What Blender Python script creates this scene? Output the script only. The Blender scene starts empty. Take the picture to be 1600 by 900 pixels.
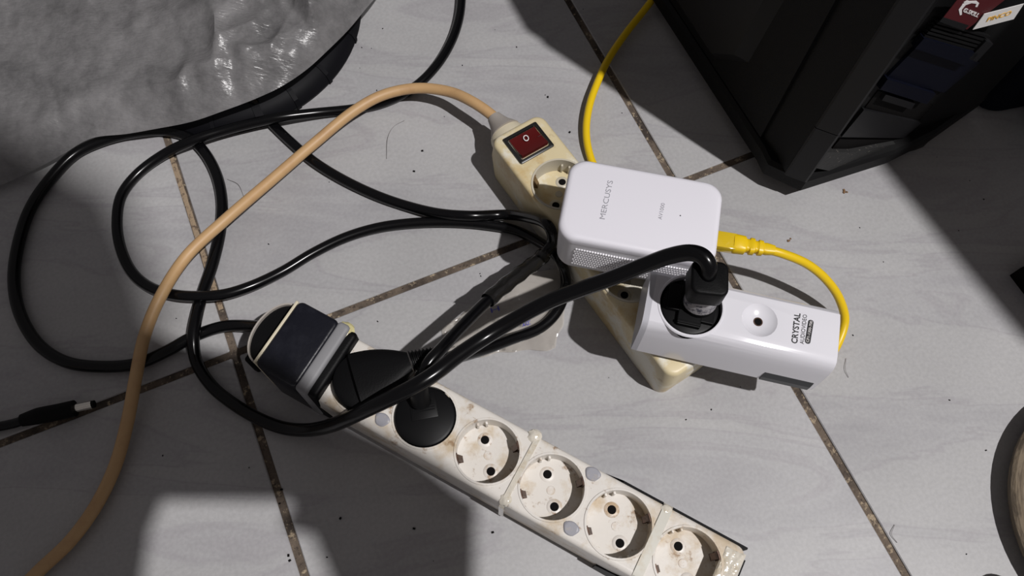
import bpy, bmesh, math, random
from mathutils import Vector, Matrix, noise
random.seed(7)
PI = math.pi
sc = bpy.context.scene
COL = sc.collection

# ------------------------------------------------------------ camera
HC = 0.504                      # lens height above the floor
FPX = 1233.0                    # focal length in pixels of a 1600 px wide frame
TILT, ROLL = 0.39863268, 0.04806919
RC = Matrix.Rotation(TILT, 3, 'X') @ Matrix.Rotation(ROLL, 3, 'Z')
cam_d = bpy.data.cameras.new('camera'); cam = bpy.data.objects.new('camera', cam_d); COL.objects.link(cam)
cam_d.sensor_width = 36.0; cam_d.lens = FPX / 1600 * 36.0
cam_d.clip_start = 0.01; cam_d.clip_end = 50
cam.matrix_world = Matrix.Translation((0, 0, HC)) @ RC.to_4x4()
sc.camera = cam

# ------------------------------------------------------------ world, lamp, exposure
w = bpy.data.worlds.new('world'); sc.world = w; w.use_nodes = True
w.node_tree.nodes['Background'].inputs[0].default_value = (1.0, 0.94, 0.96, 1)
w.node_tree.nodes['Background'].inputs[1].default_value = 0.135
LD = Vector((0.42, -0.265, 1.0))           # towards the lamp, per metre of height
lamp_d = bpy.data.lights.new('ceiling_bulb', 'POINT'); lamp_d.energy = 740; lamp_d.shadow_soft_size = 0.036
lamp_d.color = (1.0, 0.972, 0.965)
lamp = bpy.data.objects.new('ceiling_bulb', lamp_d); COL.objects.link(lamp)
lamp.location = Vector((0.06, 0.22, 0)) + LD * 3.9
sc.view_settings.view_transform = 'Standard'; sc.view_settings.look = 'None'
sc.view_settings.exposure = 0.0; sc.view_settings.gamma = 1.0
sc.view_settings.use_curve_mapping = False

# ------------------------------------------------------------ picking points of the place
CP = Vector((0, 0, HC))
def ray(px, py):
    return RC @ Vector(((px - 800) / FPX, (450 - py) / FPX, -1.0))
def W(px, py, z=0.0):
    d = ray(px, py); return CP + d * ((z - HC) / d.z)
def WP(px, py, p0, n):
    d = ray(px, py); return CP + d * ((p0 - CP).dot(n) / d.dot(n))

# ------------------------------------------------------------ materials
def mat(name, col, rough=0.5, metal=0.0, var=None, scale=60.0, thr=(0.45, 0.65), bump=0.0, bscale=300.0, spec=0.5, coat=0.0, stretch=None, alpha=None, trans=0.0):
    m = bpy.data.materials.new(name); m.use_nodes = True
    nt = m.node_tree; b = nt.nodes['Principled BSDF']
    b.inputs['Base Color'].default_value = (*col, 1)
    b.inputs['Roughness'].default_value = rough; b.inputs['Metallic'].default_value = metal
    b.inputs['Specular IOR Level'].default_value = spec
    b.inputs['Coat Weight'].default_value = coat
    b.inputs['Transmission Weight'].default_value = trans
    if alpha is not None: b.inputs['Alpha'].default_value = alpha
    tc = nt.nodes.new('ShaderNodeTexCoord')
    src = tc.outputs['Object']
    if stretch:
        mp = nt.nodes.new('ShaderNodeMapping'); mp.inputs['Scale'].default_value = stretch
        nt.links.new(src, mp.inputs['Vector']); src = mp.outputs['Vector']
    if var:
        prev = None
        for k, (vc, sc_, lo, hi, amt) in enumerate(var):
            nz = nt.nodes.new('ShaderNodeTexNoise'); nz.inputs['Scale'].default_value = sc_
            nz.inputs['Detail'].default_value = 6; nz.inputs['Roughness'].default_value = 0.65
            mpp = nt.nodes.new('ShaderNodeMapping'); mpp.inputs['Location'].default_value = (k * 3.7, k * 1.3, k)
            nt.links.new(src, mpp.inputs['Vector']); nt.links.new(mpp.outputs['Vector'], nz.inputs['Vector'])
            mr = nt.nodes.new('ShaderNodeMapRange'); mr.inputs['From Min'].default_value = lo; mr.inputs['From Max'].default_value = hi
            mr.inputs['To Max'].default_value = amt
            nt.links.new(nz.outputs['Fac'], mr.inputs['Value'])
            mx = nt.nodes.new('ShaderNodeMix'); mx.data_type = 'RGBA'
            if prev is None: mx.inputs[6].default_value = (*col, 1)
            else: nt.links.new(prev, mx.inputs[6])
            mx.inputs[7].default_value = (*vc, 1)
            nt.links.new(mr.outputs['Result'], mx.inputs[0]); prev = mx.outputs[2]
        nt.links.new(prev, b.inputs['Base Color'])
    if bump:
        nb = nt.nodes.new('ShaderNodeTexNoise'); nb.inputs['Scale'].default_value = bscale; nb.inputs['Detail'].default_value = 3
        nt.links.new(src, nb.inputs['Vector'])
        bp = nt.nodes.new('ShaderNodeBump'); bp.inputs['Strength'].default_value = bump; bp.inputs['Distance'].default_value = 0.001
        nt.links.new(nb.outputs['Fac'], bp.inputs['Height']); nt.links.new(bp.outputs['Normal'], b.inputs['Normal'])
    return m

def tile_material():
    m = mat('marble_tile', (0.5, 0.485, 0.50), 0.42, bump=0.03, bscale=120)
    nt = m.node_tree; b = nt.nodes['Principled BSDF']
    tc = nt.nodes.new('ShaderNodeTexCoord')
    oi = nt.nodes.new('ShaderNodeObjectInfo')
    m0 = nt.nodes.new('ShaderNodeMapping'); m0.inputs['Rotation'].default_value = (0, 0, 0.45)
    nt.links.new(tc.outputs['Object'], m0.inputs['Vector'])
    mp = nt.nodes.new('ShaderNodeMapping'); mp.inputs['Scale'].default_value = (4.0, 17.0, 1)
    nt.links.new(m0.outputs['Vector'], mp.inputs['Vector'])
    ad = nt.nodes.new('ShaderNodeVectorMath'); ad.operation = 'ADD'
    sc_ = nt.nodes.new('ShaderNodeVectorMath'); sc_.operation = 'SCALE'; sc_.inputs['Scale'].default_value = 2.2
    nt.links.new(oi.outputs['Location'], sc_.inputs[0])
    nt.links.new(mp.outputs['Vector'], ad.inputs[0]); nt.links.new(oi.outputs['Location'], ad.inputs[1])
    n1 = nt.nodes.new('ShaderNodeTexNoise'); n1.inputs['Scale'].default_value = 1.1; n1.inputs['Detail'].default_value = 5; n1.inputs['Roughness'].default_value = 0.5; n1.inputs['Distortion'].default_value = 0.8
    nt.links.new(ad.outputs[0], n1.inputs['Vector'])
    cr = nt.nodes.new('ShaderNodeValToRGB'); e = cr.color_ramp.elements
    e[0].position = 0.34; e[0].color = (0.328, 0.323, 0.334, 1)
    e[1].position = 0.54; e[1].color = (0.382, 0.379, 0.382, 1)
    a = e.new(0.462); a.color = (0.367, 0.364, 0.371, 1); a = e.new(0.486); a.color = (0.335, 0.327, 0.338, 1); a = e.new(0.505); a.color = (0.374, 0.371, 0.376, 1)
    nt.links.new(n1.outputs['Fac'], cr.inputs['Fac'])
    n2 = nt.nodes.new('ShaderNodeTexNoise'); n2.inputs['Scale'].default_value = 420; n2.inputs['Detail'].default_value = 2
    nt.links.new(tc.outputs['Object'], n2.inputs['Vector'])
    r2 = nt.nodes.new('ShaderNodeMapRange'); r2.inputs['From Min'].default_value = 0.3; r2.inputs['From Max'].default_value = 0.7
    r2.inputs['To Min'].default_value = 0.93; r2.inputs['To Max'].default_value = 1.05
    nt.links.new(n2.outputs['Fac'], r2.inputs['Value'])
    n3 = nt.nodes.new('ShaderNodeTexNoise'); n3.inputs['Scale'].default_value = 9; n3.inputs['Detail'].default_value = 4
    nt.links.new(tc.outputs['Object'], n3.inputs['Vector'])
    r3 = nt.nodes.new('ShaderNodeMapRange'); r3.inputs['From Min'].default_value = 0.3; r3.inputs['From Max'].default_value = 0.7
    r3.inputs['To Min'].default_value = 0.90; r3.inputs['To Max'].default_value = 1.06
    nt.links.new(n3.outputs['Fac'], r3.inputs['Value'])
    mu = nt.nodes.new('ShaderNodeMath'); mu.operation = 'MULTIPLY'
    nt.links.new(r2.outputs[0], mu.inputs[0]); nt.links.new(r3.outputs[0], mu.inputs[1])
    vm = nt.nodes.new('ShaderNodeVectorMath'); vm.operation = 'SCALE'
    nt.links.new(cr.outputs['Color'], vm.inputs[0]); nt.links.new(mu.outputs[0], vm.inputs['Scale'])
    nt.links.new(vm.outputs[0], b.inputs['Base Color'])
    return m

M = {}
M['tile'] = tile_material()
M['grout'] = mat('dirty_grout', (0.13, 0.10, 0.075), 0.95, var=[((0.035, 0.027, 0.022), 28, 0.42, 0.6, 0.9), ((0.40, 0.32, 0.22), 210, 0.56, 0.64, 0.8), ((0.03, 0.022, 0.018), 330, 0.55, 0.66, 0.75)], bump=0.6, bscale=700)
M['tan_grout'] = mat('tan_grout_filler', (0.30, 0.225, 0.15), 0.95, var=[((0.08, 0.055, 0.04), 240, 0.52, 0.6, 0.8)], bump=0.6, bscale=700)
M['blackcable'] = mat('black_pvc', (0.0025, 0.0025, 0.003), 0.22, spec=0.28)
M['thincable'] = mat('thin_black_pvc', (0.0025, 0.0025, 0.003), 0.22, spec=0.28)
M['plug'] = mat('black_plug_rubber', (0.0028, 0.0028, 0.0032), 0.5, bump=0.1, bscale=900, spec=0.12)
M['greyplug'] = mat('dark_grey_plug_plastic', (0.0045, 0.0045, 0.005), 0.42, spec=0.14)
M['beige'] = mat('beige_cord', (0.50, 0.315, 0.15), 0.5, var=[((0.40, 0.23, 0.11), 50, 0.5, 0.7, 0.6)])
M['cream'] = mat('yellowed_plastic', (0.62, 0.53, 0.33), 0.42, var=[((0.70, 0.68, 0.60), 24, 0.50, 0.58, 0.9), ((0.50, 0.34, 0.13), 34, 0.54, 0.68, 0.75), ((0.35, 0.25, 0.14), 130, 0.62, 0.72, 0.5)], bump=0.05)
M['creamside'] = mat('old_ivory_plastic', (0.62, 0.56, 0.42), 0.4)
M['sock'] = mat('ivory_socket_plastic', (0.50, 0.46, 0.37), 0.4, var=[((0.33, 0.28, 0.20), 60, 0.55, 0.7, 0.6)])
M['relief'] = mat('grey_rubber_relief', (0.36, 0.33, 0.30), 0.6)
M['white'] = mat('dirty_white_plastic', (0.66, 0.63, 0.585), 0.38, var=[((0.48, 0.38, 0.25), 34, 0.48, 0.62, 0.85), ((0.26, 0.16, 0.08), 110, 0.58, 0.67, 0.85)], bump=0.08)
M['whitesock'] = mat('stained_socket_plastic', (0.67, 0.635, 0.59), 0.42, var=[((0.42, 0.29, 0.16), 60, 0.47, 0.62, 0.85), ((0.24, 0.13, 0.05), 190, 0.57, 0.66, 0.85)], bump=0.08)
M['greycap'] = mat('grey_plastic_cap', (0.30, 0.30, 0.33), 0.35, var=[((0.5, 0.42, 0.3), 200, 0.55, 0.7, 0.5)])
M['hole'] = mat('dark_hole', (0.004, 0.0035, 0.0035), 0.8, spec=0.1)
M['clip'] = mat('tarnished_brass', (0.11, 0.062, 0.042), 0.45, metal=0.5, var=[((0.04, 0.02, 0.015), 500, 0.45, 0.6, 0.8)])
M['brass'] = mat('worn_brass', (0.30, 0.2, 0.1), 0.4, metal=0.7)
M['adapter'] = mat('satin_white_cover', (0.71, 0.70, 0.755), 0.38)
M['adapterside'] = mat('matte_light_grey_shell', (0.66, 0.655, 0.69), 0.45)
M['grille'] = mat('grille_white', (0.85, 0.84, 0.87), 0.5)
M['gloss'] = mat('glossy_white_plastic', (0.69, 0.685, 0.73), 0.16, var=[((0.60, 0.50, 0.38), 45, 0.66, 0.76, 0.5)], coat=0.3)
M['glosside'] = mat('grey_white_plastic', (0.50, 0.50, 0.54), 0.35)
M['ink'] = mat('black_ink', (0.008, 0.008, 0.009), 0.5)
M['greyink'] = mat('grey_ink', (0.30, 0.30, 0.33), 0.5)
M['window'] = mat('smoked_window', (0.020, 0.023, 0.026), 0.35, spec=0.3)
M['red'] = mat('red_rocker_plastic', (0.075, 0.003, 0.003), 0.28, spec=0.5)
M['bezel'] = mat('black_bezel', (0.012, 0.012, 0.012), 0.35)
M['whiteink'] = mat('pale_ink', (0.75, 0.72, 0.72), 0.6)
M['yellow'] = mat('yellow_jacket', (0.74, 0.50, 0.006), 0.38)
M['yclear'] = mat('clear_yellow_connector', (0.60, 0.42, 0.02), 0.12, coat=0.6)
M['case'] = mat('black_case_plastic', (0.0045, 0.0045, 0.005), 0.6, spec=0.15, bump=0.2, bscale=1500, var=[((0.007, 0.007, 0.007), 20, 0.4, 0.7, 0.6)])
M['casetrim'] = mat('charcoal_case_trim', (0.0085, 0.0085, 0.0095), 0.5, spec=0.2)
M['caseblue'] = mat('dark_blue_case_plastic', (0.002, 0.0028, 0.008), 0.4, spec=0.2)
M['dustycase'] = mat('dusty_case_plastic', (0.010, 0.010, 0.010), 0.7, var=[((0.22, 0.2, 0.17), 350, 0.62, 0.70, 0.8)], bump=0.4)
M['sred'] = mat('dark_red_sticker', (0.07, 0.003, 0.006), 0.5)
M['swhite'] = mat('white_sticker', (0.70, 0.69, 0.68), 0.6)
M['orange'] = mat('orange_ink', (0.75, 0.42, 0.06), 0.6)
M['chrome'] = mat('nickel_barrel', (0.75, 0.72, 0.66), 0.16, metal=1.0)
M['ring'] = mat('black_base_plastic', (0.0045, 0.0045, 0.006), 0.55, spec=0.10)
M['blueink'] = mat('blue_pen_ink', (0.05, 0.05, 0.35), 0.6)
M['wood'] = mat('weathered_brown_rim', (0.16, 0.125, 0.085), 0.7, var=[((0.06, 0.045, 0.03), 60, 0.45, 0.6, 0.8)], stretch=(1, 1, 6), bump=0.4)
M['shadow_desk'] = mat('shadow_board_wood', (0.30, 0.24, 0.18), 0.6, var=[((0.22, 0.16, 0.11), 12, 0.4, 0.6, 0.7)])  # wood of the unseen boards added to cast shadows
M['teal'] = mat('teal_plastic', (0.02, 0.10, 0.14), 0.5)
M['dirt'] = mat('brown_crumb', (0.17, 0.095, 0.045), 0.9, bump=0.3)
M['hair'] = mat('grey_hair', (0.20, 0.19, 0.19), 0.6)
M['glue'] = mat('dirty_clear_glue', (0.62, 0.58, 0.50), 0.15, coat=0.8, var=[((0.45, 0.35, 0.2), 120, 0.5, 0.65, 0.6)], bump=0.6, bscale=250)
M['tie'] = mat('grey_cable_tie', (0.22, 0.22, 0.23), 0.6)
M['blocktop'] = mat('scuffed_black_block', (0.006, 0.0065, 0.011), 0.34, var=[((0.016, 0.017, 0.024), 60, 0.5, 0.7, 0.6)], spec=0.3, bump=0.25, bscale=160)

def clear_mat(name, tint, opac, rough=0.12, bump=0.3, bscale=120):
    m = bpy.data.materials.new(name); m.use_nodes = True; nt = m.node_tree; nt.nodes.remove(nt.nodes['Principled BSDF'])
    out = nt.nodes['Material Output']
    tr = nt.nodes.new('ShaderNodeBsdfTransparent'); tr.inputs[0].default_value = (*tint, 1)
    df = nt.nodes.new('ShaderNodeBsdfDiffuse'); df.inputs[0].default_value = (0.62, 0.58, 0.52, 1)
    gl = nt.nodes.new('ShaderNodeBsdfGlossy'); gl.inputs['Roughness'].default_value = rough
    m1 = nt.nodes.new('ShaderNodeMixShader'); m1.inputs[0].default_value = opac
    m2 = nt.nodes.new('ShaderNodeMixShader')
    fr = nt.nodes.new('ShaderNodeFresnel'); fr.inputs[0].default_value = 1.5
    nz = nt.nodes.new('ShaderNodeTexNoise'); nz.inputs['Scale'].default_value = bscale
    tc = nt.nodes.new('ShaderNodeTexCoord'); nt.links.new(tc.outputs['Object'], nz.inputs['Vector'])
    bp = nt.nodes.new('ShaderNodeBump'); bp.inputs['Strength'].default_value = bump; bp.inputs['Distance'].default_value = 0.002
    nt.links.new(nz.outputs['Fac'], bp.inputs['Height'])
    for s in (gl, fr): nt.links.new(bp.outputs['Normal'], s.inputs['Normal'])
    nt.links.new(tr.outputs[0], m1.inputs[1]); nt.links.new(df.outputs[0], m1.inputs[2])
    nt.links.new(fr.outputs[0], m2.inputs[0]); nt.links.new(m1.outputs[0], m2.inputs[1]); nt.links.new(gl.outputs[0], m2.inputs[2])
    nt.links.new(m2.outputs[0], out.inputs['Surface'])
    return m
M['clear'] = clear_mat('clear_film', (0.93, 0.91, 0.88), 0.34, 0.2)
M['tape'] = clear_mat('clear_tape', (0.99, 0.99, 0.98), 0.012, 0.12, 0.25, 160)

def foam_material():
    m = bpy.data.materials.new('translucent_foam_sheet'); m.use_nodes = True; nt = m.node_tree
    b = nt.nodes['Principled BSDF']; out = nt.nodes['Material Output']
    tc = nt.nodes.new('ShaderNodeTexCoord')
    mp = nt.nodes.new('ShaderNodeMapping'); mp.inputs['Rotation'].default_value = (0, 0, -0.45); mp.inputs['Scale'].default_value = (170, 620, 170)
    nt.links.new(tc.outputs['Object'], mp.inputs['Vector'])
    v = nt.nodes.new('ShaderNodeTexNoise'); v.inputs['Scale'].default_value = 1.0; v.inputs['Detail'].default_value = 2
    nt.links.new(mp.outputs['Vector'], v.inputs['Vector'])
    n = nt.nodes.new('ShaderNodeTexNoise'); n.inputs['Scale'].default_value = 20; n.inputs['Detail'].default_value = 12; n.inputs['Roughness'].default_value = 0.8
    nt.links.new(tc.outputs['Object'], n.inputs['Vector'])
    r = nt.nodes.new('ShaderNodeValToRGB'); e = r.color_ramp.elements
    e[0].position = 0.35; e[0].color = (0.12, 0.118, 0.12, 1); e[1].position = 0.65; e[1].color = (0.29, 0.283, 0.287, 1)
    nt.links.new(n.outputs['Fac'], r.inputs['Fac'])
    b.inputs['Specular IOR Level'].default_value = 0.6
    nt.links.new(r.outputs['Color'], b.inputs['Base Color'])
    b.inputs['Roughness'].default_value = 0.30
    bp = nt.nodes.new('ShaderNodeBump'); bp.inputs['Strength'].default_value = 0.75; bp.inputs['Distance'].default_value = 0.0008
    nt.links.new(v.outputs['Fac'], bp.inputs['Height']); nt.links.new(bp.outputs['Normal'], b.inputs['Normal'])
    tl = nt.nodes.new('ShaderNodeBsdfTranslucent'); tl.inputs[0].default_value = (0.5, 0.5, 0.5, 1)
    tr = nt.nodes.new('ShaderNodeBsdfTransparent')
    m1 = nt.nodes.new('ShaderNodeMixShader'); m1.inputs[0].default_value = 0.2
    m2 = nt.nodes.new('ShaderNodeMixShader'); m2.inputs[0].default_value = 0.10
    nt.links.new(b.outputs[0], m1.inputs[1]); nt.links.new(tl.outputs[0], m1.inputs[2])
    nt.links.new(m1.outputs[0], m2.inputs[1]); nt.links.new(tr.outputs[0], m2.inputs[2])
    nt.links.new(m2.outputs[0], out.inputs['Surface'])
    return m
M['foam'] = foam_material()

# ------------------------------------------------------------ helpers
MW = {}
def tag(o, label=None, cat=None, group=None, kind=None):
    if label: o['label'] = label
    if cat: o['category'] = cat
    if group: o['group'] = group
    if kind: o['kind'] = kind
    return o
def frame(name, m, label, cat, group=None):
    o = bpy.data.objects.new(name, None); COL.objects.link(o); o.empty_display_size = 0.01
    o.matrix_world = m; MW[o.name] = m.copy()
    return tag(o, label, cat, group)
def at(p): return Matrix.Translation(p)
def axes(o, x, z=Vector((0, 0, 1))):
    x = x.normalized(); y = z.cross(x).normalized(); z = x.cross(y)
    m = Matrix((x, y, z)).transposed().to_4x4(); m.translation = o; return m
def obj(name, bm, material, parent=None, world=False, smooth=35, label=None, kind=None):
    if world and parent is not None: bm.transform(MW[parent.name].inverted())
    bmesh.ops.recalc_face_normals(bm, faces=bm.faces)
    me = bpy.data.meshes.new(name); bm.to_mesh(me); bm.free()
    me.materials.append(material)
    if smooth:
        me.polygons.foreach_set('use_smooth', [True] * len(me.polygons))
        me.set_sharp_from_angle(angle=math.radians(smooth))
    o = bpy.data.objects.new(name, me); COL.objects.link(o)
    if parent is not None: o.parent = parent; MW[o.name] = MW[parent.name]
    else: MW[o.name] = Matrix.Identity(4)
    if label: o['label'] = label
    if kind: o['kind'] = kind
    return o
def loft(bm, rings, closed=True, cap=True):
    R = [[bm.verts.new(p) for p in r] for r in rings]; n = len(R[0])
    for a, b in zip(R, R[1:]):
        for i in range(n if closed else n - 1):
            j = (i + 1) % n
            bm.faces.new((a[i], a[j], b[j], b[i]))
    if cap and closed:
        bm.faces.new(R[0][::-1]); bm.faces.new(R[-1])
    return R
def rect(hx, hy, r, n=6):
    pts = []
    for cx, cy, a0 in ((hx - r, hy - r, 0), (-hx + r, hy - r, 90), (-hx + r, -hy + r, 180), (hx - r, -hy + r, 270)):
        for k in range(n + 1):
            a = math.radians(a0 + 90 * k / n); pts.append((cx + r * math.cos(a), cy + r * math.sin(a)))
    return pts
def slab(bm, hx, hy, z0, z1, r=0.004, bev=0.0015, c=(0, 0), bevb=0.0, steps=3, taper=0.0, tb=0.0):
    rings = []
    def ring(ins, z, tp): 
        return [Vector((c[0] + x, c[1] + y, z)) for x, y in rect(hx - ins - tp, hy - ins - tp, max(r - ins * 0.7, 0.0003))]
    if bevb > 0:
        for k in range(steps): a = PI / 2 * k / steps; rings.append(ring(bevb * (1 - math.sin(a)), z0 + bevb * (1 - math.cos(a)), 0))
    rings.append(ring(0, z0 + bevb, tb))
    if tb: rings.append(ring(0, z0 + (z1 - z0) * .6, tb * .1))
    for k in range(steps + 1):
        a = PI / 2 * k / steps; rings.append(ring(bev * (1 - math.cos(a)), z1 - bev * (1 - math.sin(a)), taper))
    loft(bm, rings)
def cyl(bm, c, r, z0, z1, n=32, r2=None, bev=0.0):
    r2 = r if r2 is None else r2
    rr = [(r, z0), (r2, z1 - bev)]
    if bev: rr.append((r2 - bev * 0.3, z1 - bev * 0.3)); rr.append((r2 - bev, z1))
    loft(bm, [[Vector((c[0] + q * math.cos(2 * PI * i / n), c[1] + q * math.sin(2 * PI * i / n), z)) for i in range(n)] for q, z in rr])
def ringtube(bm, c, prof, n=40, a0=0, a1=2 * PI):
    # prof: closed profile of (radius, z)
    full = abs(a1 - a0 - 2 * PI) < 1e-6
    m = n if full else n + 1
    R = []
    for i in range(m):
        a = a0 + (a1 - a0) * i / n
        R.append([bm.verts.new((c[0] + q * math.cos(a), c[1] + q * math.sin(a), z)) for q, z in prof])
    k = len(prof)
    for i in range(n):
        A = R[i]; B = R[(i + 1) % m]
        for j in range(k): bm.faces.new((A[j], A[(j + 1) % k], B[(j + 1) % k], B[j]))
    if not full: bm.faces.new(R[0]); bm.faces.new(R[-1][::-1])
def boxm(bm, m, sx, sy, sz, bev=0.0):
    v = bmesh.ops.create_cube(bm, size=1.0)['verts']
    bmesh.ops.scale(bm, vec=(sx, sy, sz), verts=v)
    if bev:
        es = list({e for q in v for e in q.link_edges})
        r = bmesh.ops.bevel(bm, geom=es, offset=bev, segments=2, affect='EDGES', profile=0.5)
        v = list({q for f in r['faces'] for q in f.verts} | {q for q in v if q.is_valid})
    bmesh.ops.transform(bm, matrix=m, verts=v)
def spline(pts, seg=10):
    P = [Vector(p) for p in pts]
    P = [P[0] * 2 - P[1]] + P + [P[-1] * 2 - P[-2]]
    out = []
    for i in range(1, len(P) - 2):
        p0, p1, p2, p3 = P[i - 1:i + 3]
        t1 = max((p1 - p0).length, 1e-6) ** .5; t2 = max((p2 - p1).length, 1e-6) ** .5; t3 = max((p3 - p2).length, 1e-6) ** .5
        m1 = (p2 - p1) + t2 * ((p1 - p0) / t1 - (p2 - p0) / (t1 + t2))
        m2 = (p2 - p1) + t2 * ((p3 - p2) / t3 - (p3 - p1) / (t2 + t3))
        for k in range(seg):
            t = k / seg
            out.append((2 * t**3 - 3 * t**2 + 1) * p1 + (t**3 - 2 * t**2 + t) * m1 + (-2 * t**3 + 3 * t**2) * p2 + (t**3 - t**2) * m2)
    out.append(P[-2]); return out
def smoothz(c, it=2):
    for _ in range(it):
        z = [p.z for p in c]
        for i in range(1, len(c) - 1): c[i].z = (z[i - 1] + 2 * z[i] + z[i + 1]) / 4
    return c
def tube(bm, curve, rad, n=14, cap=True):
    T = [(curve[min(i + 1, len(curve) - 1)] - curve[max(i - 1, 0)]).normalized() for i in range(len(curve))]
    N = Vector((0, 0, 1)); N = (N - T[0] * N.dot(T[0]))
    if N.length < 0.1: N = Vector((1, 0, 0)) - T[0] * T[0].x
    N.normalize(); rings = []
    for i, p in enumerate(curve):
        N = (N - T[i] * N.dot(T[i])).normalized(); B = T[i].cross(N)
        r = rad(i / (len(curve) - 1)) if callable(rad) else rad
        rings.append([p + (N * math.cos(2 * PI * k / n) + B * math.sin(2 * PI * k / n)) * r for k in range(n)])
    loft(bm, rings, cap=cap)
def pathpx(pts): return [W(x, y, z) for x, y, z in pts]
def poly_slab(bm, pts, off):
    loft(bm, [pts, [p + off for p in pts]])
def text_mesh(name, s, p0, U, V, n, material, parent, thick=0.0002, bold=0.0, shear=0.0, label=None):
    cu = bpy.data.curves.new('tmp', 'FONT'); cu.body = s; cu.size = 1; cu.offset = bold; cu.shear = shear; cu.extrude = 0.02; cu.resolution_u = 3
    o = bpy.data.objects.new('tmp', cu); COL.objects.link(o)
    dg = bpy.context.evaluated_depsgraph_get(); me = bpy.data.meshes.new_from_object(o.evaluated_get(dg))
    bm = bmesh.new(); bm.from_mesh(me); bpy.data.objects.remove(o); bpy.data.curves.remove(cu); bpy.data.meshes.remove(me)
    xs = [v.co.x for v in bm.verts]; ys = [v.co.y for v in bm.verts]
    x0, x1, y0, y1 = min(xs), max(xs), min(ys), max(ys)
    for v in bm.verts:
        v.co = p0 + U * ((v.co.x - x0) / (x1 - x0)) + V * ((v.co.y - y0) / (y1 - y0)) + n * (thick * (0.5 + v.co.z / 0.04))
    return obj(name, bm, material, parent, world=True, smooth=0, label=label)
def cut(o, bm):
    me = bpy.data.meshes.new('cutter'); bmesh.ops.recalc_face_normals(bm, faces=bm.faces); bm.to_mesh(me); bm.free()
    c = bpy.data.objects.new('cutter', me); COL.objects.link(c); par = o.parent; o.parent = None
    md = o.modifiers.new('b', 'BOOLEAN'); md.object = c; md.operation = 'DIFFERENCE'; md.solver = 'EXACT'
    dg = bpy.context.evaluated_depsgraph_get(); dg.update()
    nm = bpy.data.meshes.new_from_object(o.evaluated_get(dg))
    o.modifiers.clear(); old = o.data; o.data = nm; bpy.data.meshes.remove(old)
    bpy.data.objects.remove(c); o.parent = par
    nm.polygons.foreach_set('use_smooth', [True] * len(nm.polygons)); nm.set_sharp_from_angle(angle=math.radians(30))

# ------------------------------------------------------------ floor of separate tiles
TS = 0.3333; GA = 0.0052
TH = 0.45472247
u = Vector((math.cos(TH), math.sin(TH), 0)); v = Vector((-u.y, u.x, 0))
org = u * (-0.18939731 * HC) + v * (0.43638466 * HC)
fl = bpy.data.objects.new('floor', None); COL.objects.link(fl); fl['kind'] = 'structure'
fm = axes(org, u); fl.matrix_world = fm; MW['floor'] = fm
bm = bmesh.new(); boxm(bm, at(Vector((0, 0, -0.0265))), 3.4, 3.4, 0.05); obj('grout', bm, M['grout'], fl, smooth=0)
bm = bmesh.new(); h = TS / 2 - GA / 2
loft(bm, [[Vector((x, y, -0.02)) for x, y in rect(h, h, 0.0008, 1)], [Vector((x, y, -0.0006)) for x, y in rect(h, h, 0.0008, 1)], [Vector((x, y, 0)) for x, y in rect(h - 0.0006, h - 0.0006, 0.0008, 1)]])
t0 = obj('tile', bm, M['tile'], fl, smooth=0)
k = 0
for i in range(-4, 5):
    for j in range(-4, 5):
        o = t0 if k == 0 else t0.copy()
        if k: COL.objects.link(o)
        k += 1
        o.parent = fl
        o.location = ((i + 0.5) * TS, (j + 0.5) * TS, random.uniform(-0.0001, 0))
# tan filler left in the joint between the two left tiles
bm = bmesh.new()
a, b_ = W(262, 228), W(345, 483)
d = (b_ - a).normalized(); s = Vector((-d.y, d.x, 0)) * 0.0021
pts = []
for k in range(26):
    p = a.lerp(b_, k / 25); j = random.uniform(0.7, 1.0); pts.append([p - s * j + Vector((0, 0, -0.0009)), p + Vector((0, 0, -0.0007 + random.uniform(0, .0003))), p + s * j + Vector((0, 0, -0.0009))])
loft(bm, pts, closed=False, cap=False); obj('joint_filler', bm, M['tan_grout'], fl, world=True, kind='stuff')

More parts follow.
